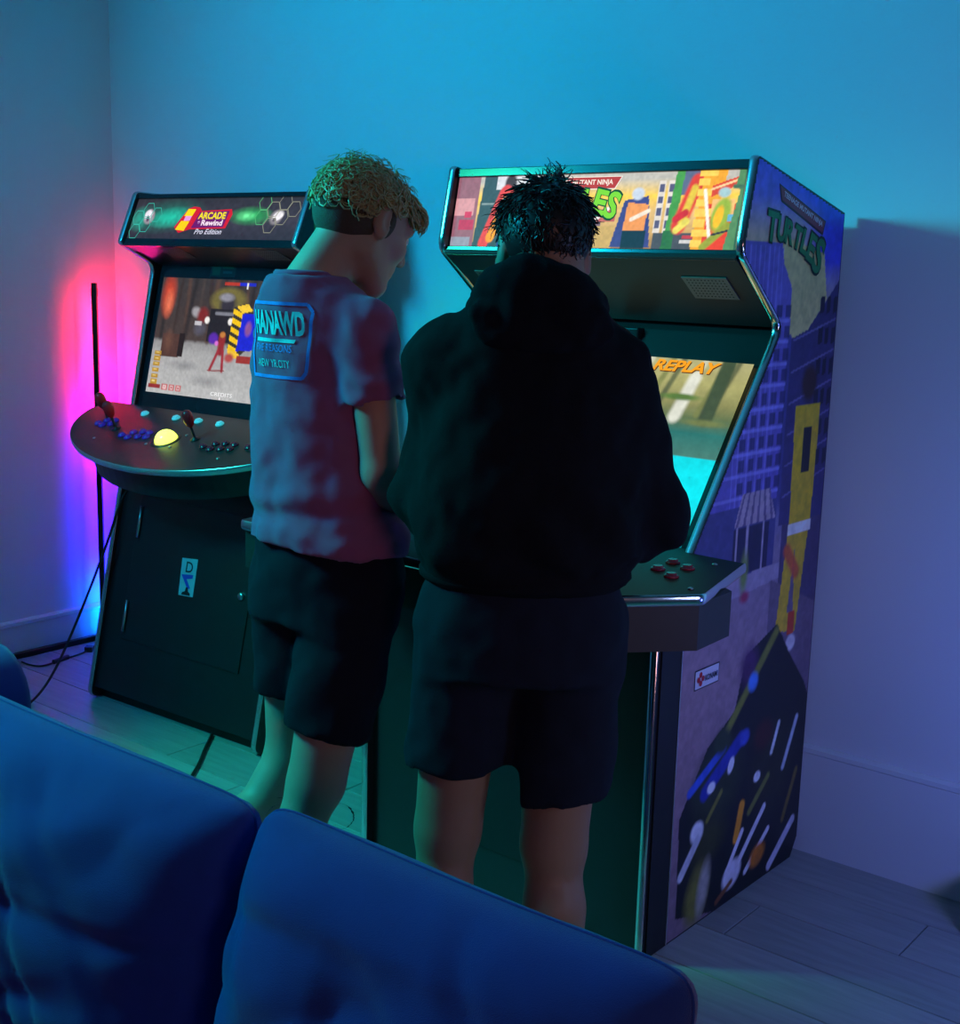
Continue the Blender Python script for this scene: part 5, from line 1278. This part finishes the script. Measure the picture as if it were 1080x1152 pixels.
# hair: short sides and a mop of curls
F = Field(axis(-0.09, 0.20, 0.004), axis(-0.10, 0.22, 0.004), axis(1.46, 1.76, 0.004))
F.ell(H((0, -0.022, 0.010)), (0.0775, 0.0950, 0.0860), 0.0, hR)
F.half(hR @ np.array((0, 0.55, -0.84)), float((hR @ np.array((0, 0.55, -0.84))) @ H((0, -0.02, -0.072))))
F.half(hR @ np.array((0, 0.93, -0.36)), float((hR @ np.array((0, 0.93, -0.36))) @ H((0, 0.050, 0.02))))
for sx_ in (-1, 1): F.ell(H((sx_ * .08, -.010, -.002)), (.014, .024, .036), .004, hR, 'sub')
V, Q = F.nets(); V = relax(V, Q, 1)
hair = mesh_obj('short_hair', V, Q, m_fade, perL)
items = []
rg = random.Random(5)
while len(items) < 1500:
    th = rg.random() * 2 * math.pi; up = rg.uniform(-0.40, 1.0)
    cs = math.sqrt(max(0, 1 - up * up)); dirv = np.array((math.cos(th) * cs, math.sin(th) * cs, up))
    lim = -0.30 if dirv[1] < -0.2 else (0.12 if dirv[1] < .4 else 0.30)
    if dirv[2] < lim + 0.05 * math.sin(th * 5): continue
    base = np.array((0, -0.016, 0.028)) + dirv * np.array((0.077, 0.096, 0.080))
    n_ = dirv / np.array((0.077, 0.096, 0.087)); n_ /= np.linalg.norm(n_)
    t1 = np.cross(n_, (0.3 * rg.gauss(0, 1), rg.gauss(0, 1), rg.gauss(0, 1))); t1 /= np.linalg.norm(t1); t2 = np.cross(n_, t1)
    L_ = rg.uniform(0.006, 0.020) * (1.4 if dirv[1] > 0.55 else (.8 if up > .6 else 1.0)); rc = rg.uniform(0.007, 0.0150); turns = rg.uniform(0.7, 1.4); ph = rg.random() * 6.28
    drift = t1 * rg.uniform(-0.012, 0.012) + np.array((0, 0.012 if dirv[1] > .5 else 0, -0.010))
    P_ = []
    for k in range(11):
        t = k / 10; w = ph + turns * 2 * math.pi * t; g = min(1, t * 3)
        P_.append(H(base + n_ * (L_ * t - 0.001) + (t1 * math.cos(w) + t2 * math.sin(w)) * rc * g + drift * t))
    items.append((P_, rg.uniform(0.0018, 0.0044)))
for k in range(110):   # loose flyaway curls standing off the crown
    th = rg.random() * 6.283; up = rg.uniform(0.25, 1.0); cs = math.sqrt(1 - up * up); dirv = np.array((math.cos(th) * cs, math.sin(th) * cs, up)); base = np.array((0, -0.016, 0.030)) + dirv * np.array((0.082, 0.102, 0.084))
    t1 = np.cross(dirv, (rg.gauss(0, 1), rg.gauss(0, 1), rg.gauss(0, 1))); t1 /= np.linalg.norm(t1); t2 = np.cross(dirv, t1); L_ = rg.uniform(.008, .020); rc = rg.uniform(.006, .012); ph = rg.random() * 6
    items.append(([H(base + dirv * L_ * t + (t1 * math.cos(ph + 6 * t) + t2 * math.sin(ph + 6 * t)) * rc * min(1, 2 * t)) for t in [j / 9 for j in range(10)]], rg.uniform(.0009, .0018)))
for k in range(95):   # fringe falling over the forehead
    x_ = rg.uniform(-0.062, 0.066); base = np.array((x_, 0.070 - x_ * x_ * 4, 0.082 - x_ * x_ * 3)); P_ = []; ph = rg.random() * 6; rc = rg.uniform(.006, .011); L_ = rg.uniform(.04, .062)
    for j in range(12):
        t = j / 11; w = ph + t * 7.5
        P_.append(H(base + np.array((rc * math.cos(w) * min(1, 3 * t), 0.034 * math.sin(min(t * 1.6, 1.57)) + rc * .6 * math.sin(w) * min(1, 3 * t), -L_ * t * t * 1.0 + .012 * t))))
    items.append((P_, rg.uniform(.0018, .0030)))
strands('curly_hair', items, m_blond, perL)

# ---------------------------------------------------------------- person in the black hoodie
PR = Vector((0.062, 2.232, 0)); AR = 0.0
perR = empty('person', tuple(PR), AR)
tag(perR, 'person with messy black hair in a black hoodie and dark shorts seen from behind', 'person')
hipR, hipL = (0.105, 0.0, 0.92), (-0.070, 0.0, 0.92)
kneR, kneL = (0.090, -0.02, 0.49), (-0.105, -0.01, 0.51)
ankR, ankL = (0.100, -0.09, 0.09), (-0.130, -0.06, 0.09)
shR, shL = (0.158, 0.030, 1.350), (-0.126, 0.035, 1.360)
elR, wrR = (0.236, 0.060, 1.105), (0.150, 0.285, 1.035)
elL, wrL = (-0.136, 0.080, 1.110), (-0.085, 0.300, 1.035)
hc, hR = head_frame((0.036, 0.085, 1.548), -0.22, 0.32, 0.03)
F = Field(axis(-0.34, 0.40, 0.007, (-0.07, 0.15)), axis(-0.20, 0.48, 0.007, (-0.04, 0.22)), axis(0.05, 1.75, 0.007, (1.44, 1.72)))
H = sculpt_head(F, hc, hR)
F.cap(H((0, -0.030, -0.045)), (0.022, 0.02, 1.40), 0.058, 0.066, 0.03)
F.loft([(0.88, .018, 0, .16, .105), (1.05, .02, .01, .145, .10), (1.22, .02, .02, .155, .105), (1.38, .022, .03, .15, .09), (1.45, .022, .02, .08, .07)], .05)
for hp, kn, an in ((hipR, kneR, ankR), (hipL, kneL, ankL)):
    F.cap(hp, kn, 0.080, 0.061, 0.03); hp2 = np.array(kn) * .62 + np.array(an) * .38
    F.cap(kn, an, 0.056, 0.038, 0.02); F.cap(hp2 + (0, -.014, .04), hp2 + (0, -.012, -.06), 0.054, 0.043, 0.03)
for sh, el, wr, sd in ((shR, elR, wrR, 1), (shL, elL, wrL, -1)):
    F.cap(sh, el, 0.050, 0.040, 0.02); F.cap(el, wr, 0.041, 0.028, 0.015)
    Rh = limb_frame((-.1 * sd, .95, -.05), (0.25 * sd, 0.05, 1))
    if sd > 0: Rh = np.stack([-Rh[:, 0], Rh[:, 1], Rh[:, 2]], -1)
    sculpt_hand(F, wr, Rh, 0.38)
V, Q = F.nets(); V = relax(V, Q, 2, .4); mesh_obj('body', V, Q, m_skinR, perR)
for sx_ in (-1, 1):
    e = H((sx_ * 0.031, 0.077, 0.004))
    MB().lathe([(0.0125 * math.sin(w), 0.0125 * math.cos(w)) for w in [0.05 + (math.pi - 0.1) * k / 8 for k in range(9)]], Matrix.Translation(e), 14).build('eye', m_eye, perR, smooth=True)
    strands('eyebrow', [([H((sx_ * (0.012 + 0.008 * k), 0.0965 - 0.0012 * k * k, 0.026 + 0.001 * k)) for k in range(6)], 0.0032)], m_dark_hair, perR)

# hoodie
F = Field(axis(-0.34, 0.42, 0.0075), axis(-0.26, 0.42, 0.0075), axis(0.88, 1.60, 0.0075))
F.loft([(0.97, .022, .000, .172, .130), (1.005, .022, -.002, .182, .140), (1.04, .022, -.004, .200, .158), (1.10, .022, -.002, .206, .162), (1.20, .022, .010, .198, .155), (1.30, .022, .018, .182, .142), (1.36, .024, .018, .172, .125), (1.40, .024, .014, .152, .112), (1.435, .026, .010, .130, .105), (1.465, .028, .006, .108, .098), (1.488, .028, .006, .088, .088)], .0, 2.3)
for sh, el, wr in ((shR, elR, wrR), (shL, elL, wrL)):
    sh, el, wr = map(np.array, (sh, el, wr)); sd = 1 if sh[0] > .02 else -1
    F.cap(sh + (-.07 * sd, -.01, .010), sh, .066, .070, .045); F.cap(sh, el, .070, .076, .04); F.cap(el, wr - (wr - el) * .10, .076, .050, .03); F.cap(wr - (wr - el) * .14, wr, .046, .040, .012)
    F.cap(wr - (wr - el) * .06, wr + (wr - el) * .15, .031, .034, .0, 'sub')
F.half((0, 0, -1), -.978); F.loft([(0.88, .018, 0, .150, .112), (1.005, .018, 0, .152, .114)], .0, 2.3, 'sub')
F.cap((0.024, 0.030, 1.44), (0.03, 0.06, 1.58), .064, .070, .0, 'sub')
V, Q = F.nets(); V = relax(V, Q, 3, .5); N = normals(V, Q); x, y, z = V.T
d = 0.010 * vnoise(V, 8, 11) + 0.006 * vnoise(V, 17, 12) + .003 * vnoise(V, 38, 13)
d += 0.006 * np.sin((x * .9 + z) * 48 + 3 * vnoise(V, 6, 14)) * np.clip((1.25 - z) / .15, 0, 1) * np.clip((z - 1.0) / .04, 0, 1)
rib = np.clip((1.012 - z) / .006, 0, 1)
V = V + N * (d * (1 - rib))[:, None]
hd = mesh_obj('hoodie', V, Q, m_hood, perR)
rb = [(0.021 + 0.176 * math.cos(w), 0.132 * math.sin(w), 0.998) for w in [2 * math.pi * k / 40 for k in range(41)]]
MB().tube(rb, 0.014, 8, cap=False).build('waistband', m_hood, hd, smooth=True)
F = Field(axis(-0.16, 0.22, 0.006), axis(-0.20, 0.20, 0.006), axis(1.30, 1.60, 0.006))
for k in range(24):
    w = 2 * math.pi * k / 24; w2 = 2 * math.pi * (k + 1) / 24
    def rp(w):
        bk = max(0.0, -math.sin(w)); return np.array((0.028 + (.090 + .012 * bk) * math.cos(w), 0.016 + .082 * math.sin(w) - .006 * bk, 1.450 + .054 * bk - .03 * max(0, math.sin(w)) + .006 * math.sin(3 * w + 1)))
    r_ = lambda w: .026 + .010 * max(0, -math.sin(w))
    F.cap(rp(w), rp(w2), r_(w), r_(w2), .012)
F.ell((0.036, -.080, 1.425), (.120, .030, .045), .05)
F.cap((-.075, -.080, 1.452), (.11, -.098, 1.435), .012, .012, .02)
F.cap((0.026, 0.03, 1.42), (0.036, 0.08, 1.60), .064, .070, .0, 'sub')
V, Q = F.nets(); V = relax(V, Q, 2, .5); N = normals(V, Q); V = V + N * (.006 * vnoise(V, 22, 15) + .003 * vnoise(V, 48, 16))[:, None]
mesh_obj('hood', V, Q, m_hood, hd)

# shorts
F = Field(axis(-0.32, 0.34, 0.0075), axis(-0.26, 0.26, 0.0075), axis(0.48, 1.05, 0.0075))
F.loft([(0.82, .018, -.010, .172, .135), (0.90, .018, -.005, .175, .138), (1.02, .018, 0, .160, .118)], .0, 2.2)
for hp, kn, zx in ((hipR, kneR, .585), (hipL, kneL, .640)):
    hp = np.array(hp); kn = np.array(kn); dd = (kn - hp) / np.linalg.norm(kn - hp)
    F.cap(hp + (0, 0, -.02), kn + dd * .03, .098, .094, .03)
    lo, hi = ((0.012, -.26, .48), (.34, .26, .70)) if hp[0] > .02 else ((-.32, -.26, .48), (0.012, .26, .70))
    F.half((0.06, 0, -1), 0.06 * kn[0] - zx, lo, hi)
for hp, kn in ((hipR, kneR), (hipL, kneL)):
    kn = np.array(kn); hp = np.array(hp); dd = (kn - hp) / np.linalg.norm(kn - hp); F.cap(kn - dd * .12, kn + dd * .2, .080, .084, .0, 'sub')
V, Q = F.nets(); V = relax(V, Q, 3, .5); N = normals(V, Q)
V = V + N * (0.007 * vnoise(V, 12, 21) + .003 * vnoise(V, 30, 22))[:, None]
mesh_obj('shorts', V, Q, m_shorts, perR)
for an in (ankR, ankL): shoe(perR, an, (0.1 if an[0] > 0 else -.1, 1, 0))

# hair
F = Field(axis(-0.10, 0.17, 0.004), axis(-0.06, 0.23, 0.004), axis(1.42, 1.70, 0.004))
F.ell(H((0, -0.021, 0.034)), (0.081, 0.100, 0.088), 0.0, hR)
F.half(hR @ np.array((0, 0.45, -0.89)), float((hR @ np.array((0, 0.45, -0.89))) @ H((0, -0.02, -0.098))))
F.half(hR @ np.array((0, 0.93, -0.36)), float((hR @ np.array((0, 0.93, -0.36))) @ H((0, 0.058, 0.02))))
for sx_ in (-1, 1): F.ell(H((sx_ * .084, -.008, -.004)), (.016, .024, .034), .004, hR, 'sub')
V, Q = F.nets(); V = relax(V, Q, 1); mesh_obj('short_hair', V, Q, m_dark_hair, perR)
items = []; rg = random.Random(9)
while len(items) < 1150:
    th = rg.random() * 2 * math.pi; up = rg.uniform(-0.78, 1.0); cs = math.sqrt(max(0, 1 - up * up)); dirv = np.array((math.cos(th) * cs, math.sin(th) * cs, up))
    if dirv[1] > 0.25 and up < 0.35: continue
    if abs(dirv[0]) > .75 and up < -0.15: continue
    base = np.array((0, -0.020, 0.034)) + dirv * np.array((0.080, 0.100, 0.088)); n_ = dirv / np.array((0.080, 0.100, 0.088)); n_ /= np.linalg.norm(n_)
    t1 = np.cross(n_, (rg.gauss(0, .4), rg.gauss(0, .4), 1.0)); t1 /= np.linalg.norm(t1) + 1e-9; dn = np.cross(t1, n_); dn = dn if dn[2] < 0 else -dn
    L_ = rg.uniform(0.022, 0.044) * (1.2 if up > .3 else .85); ph = rg.random() * 6; rc = rg.uniform(.003, .009); stand = rg.uniform(.05, .22) if up < .2 else rg.uniform(.08, .34)
    P_ = [H(base + n_ * (-.003 + L_ * stand * math.sin(1.4 * t) + 0) + dn * L_ * t * (.9 - .4 * stand) + t1 * (rc * math.sin(ph + 5 * t) + rg.uniform(-.002, .002)) * t) for t in [k / 8 for k in range(9)]]
    items.append((P_, rg.uniform(.0016, .0032)))
for k in range(120):   # cowlick standing up on the crown, and loose curls at both sides
    tuft = k < 48
    if tuft:
        b0 = np.array((rg.gauss(0.016, .012), rg.gauss(-.025, .012), 0.118)); dv = np.array((rg.gauss(.006, .010), rg.gauss(-.002, .010), rg.uniform(.020, .046))); cu = np.array((rg.gauss(-.006, .012), 0, -.004)); r0 = rg.uniform(.0012, .0028)
    else:
        sd = rg.choice((-1, 1)); b0 = np.array((sd * rg.uniform(.062, .080), rg.uniform(-.05, .03), rg.uniform(.045, .088))); dv = np.array((sd * rg.uniform(.006, .024), rg.gauss(0, .01), rg.uniform(-.012, .016))); cu = np.array((sd * .004, 0, -rg.uniform(.004, .016))); r0 = rg.uniform(.0009, .0018)
    ph = rg.random() * 6; P_ = [H(b0 + dv * t + cu * t * t + np.array((.004 * math.sin(ph + 6 * t), .004 * math.cos(ph + 6 * t), 0)) * t) for t in [j / 9 for j in range(10)]]
    items.append((P_, r0))
strands('messy_hair', items, m_dark_hair, perR)
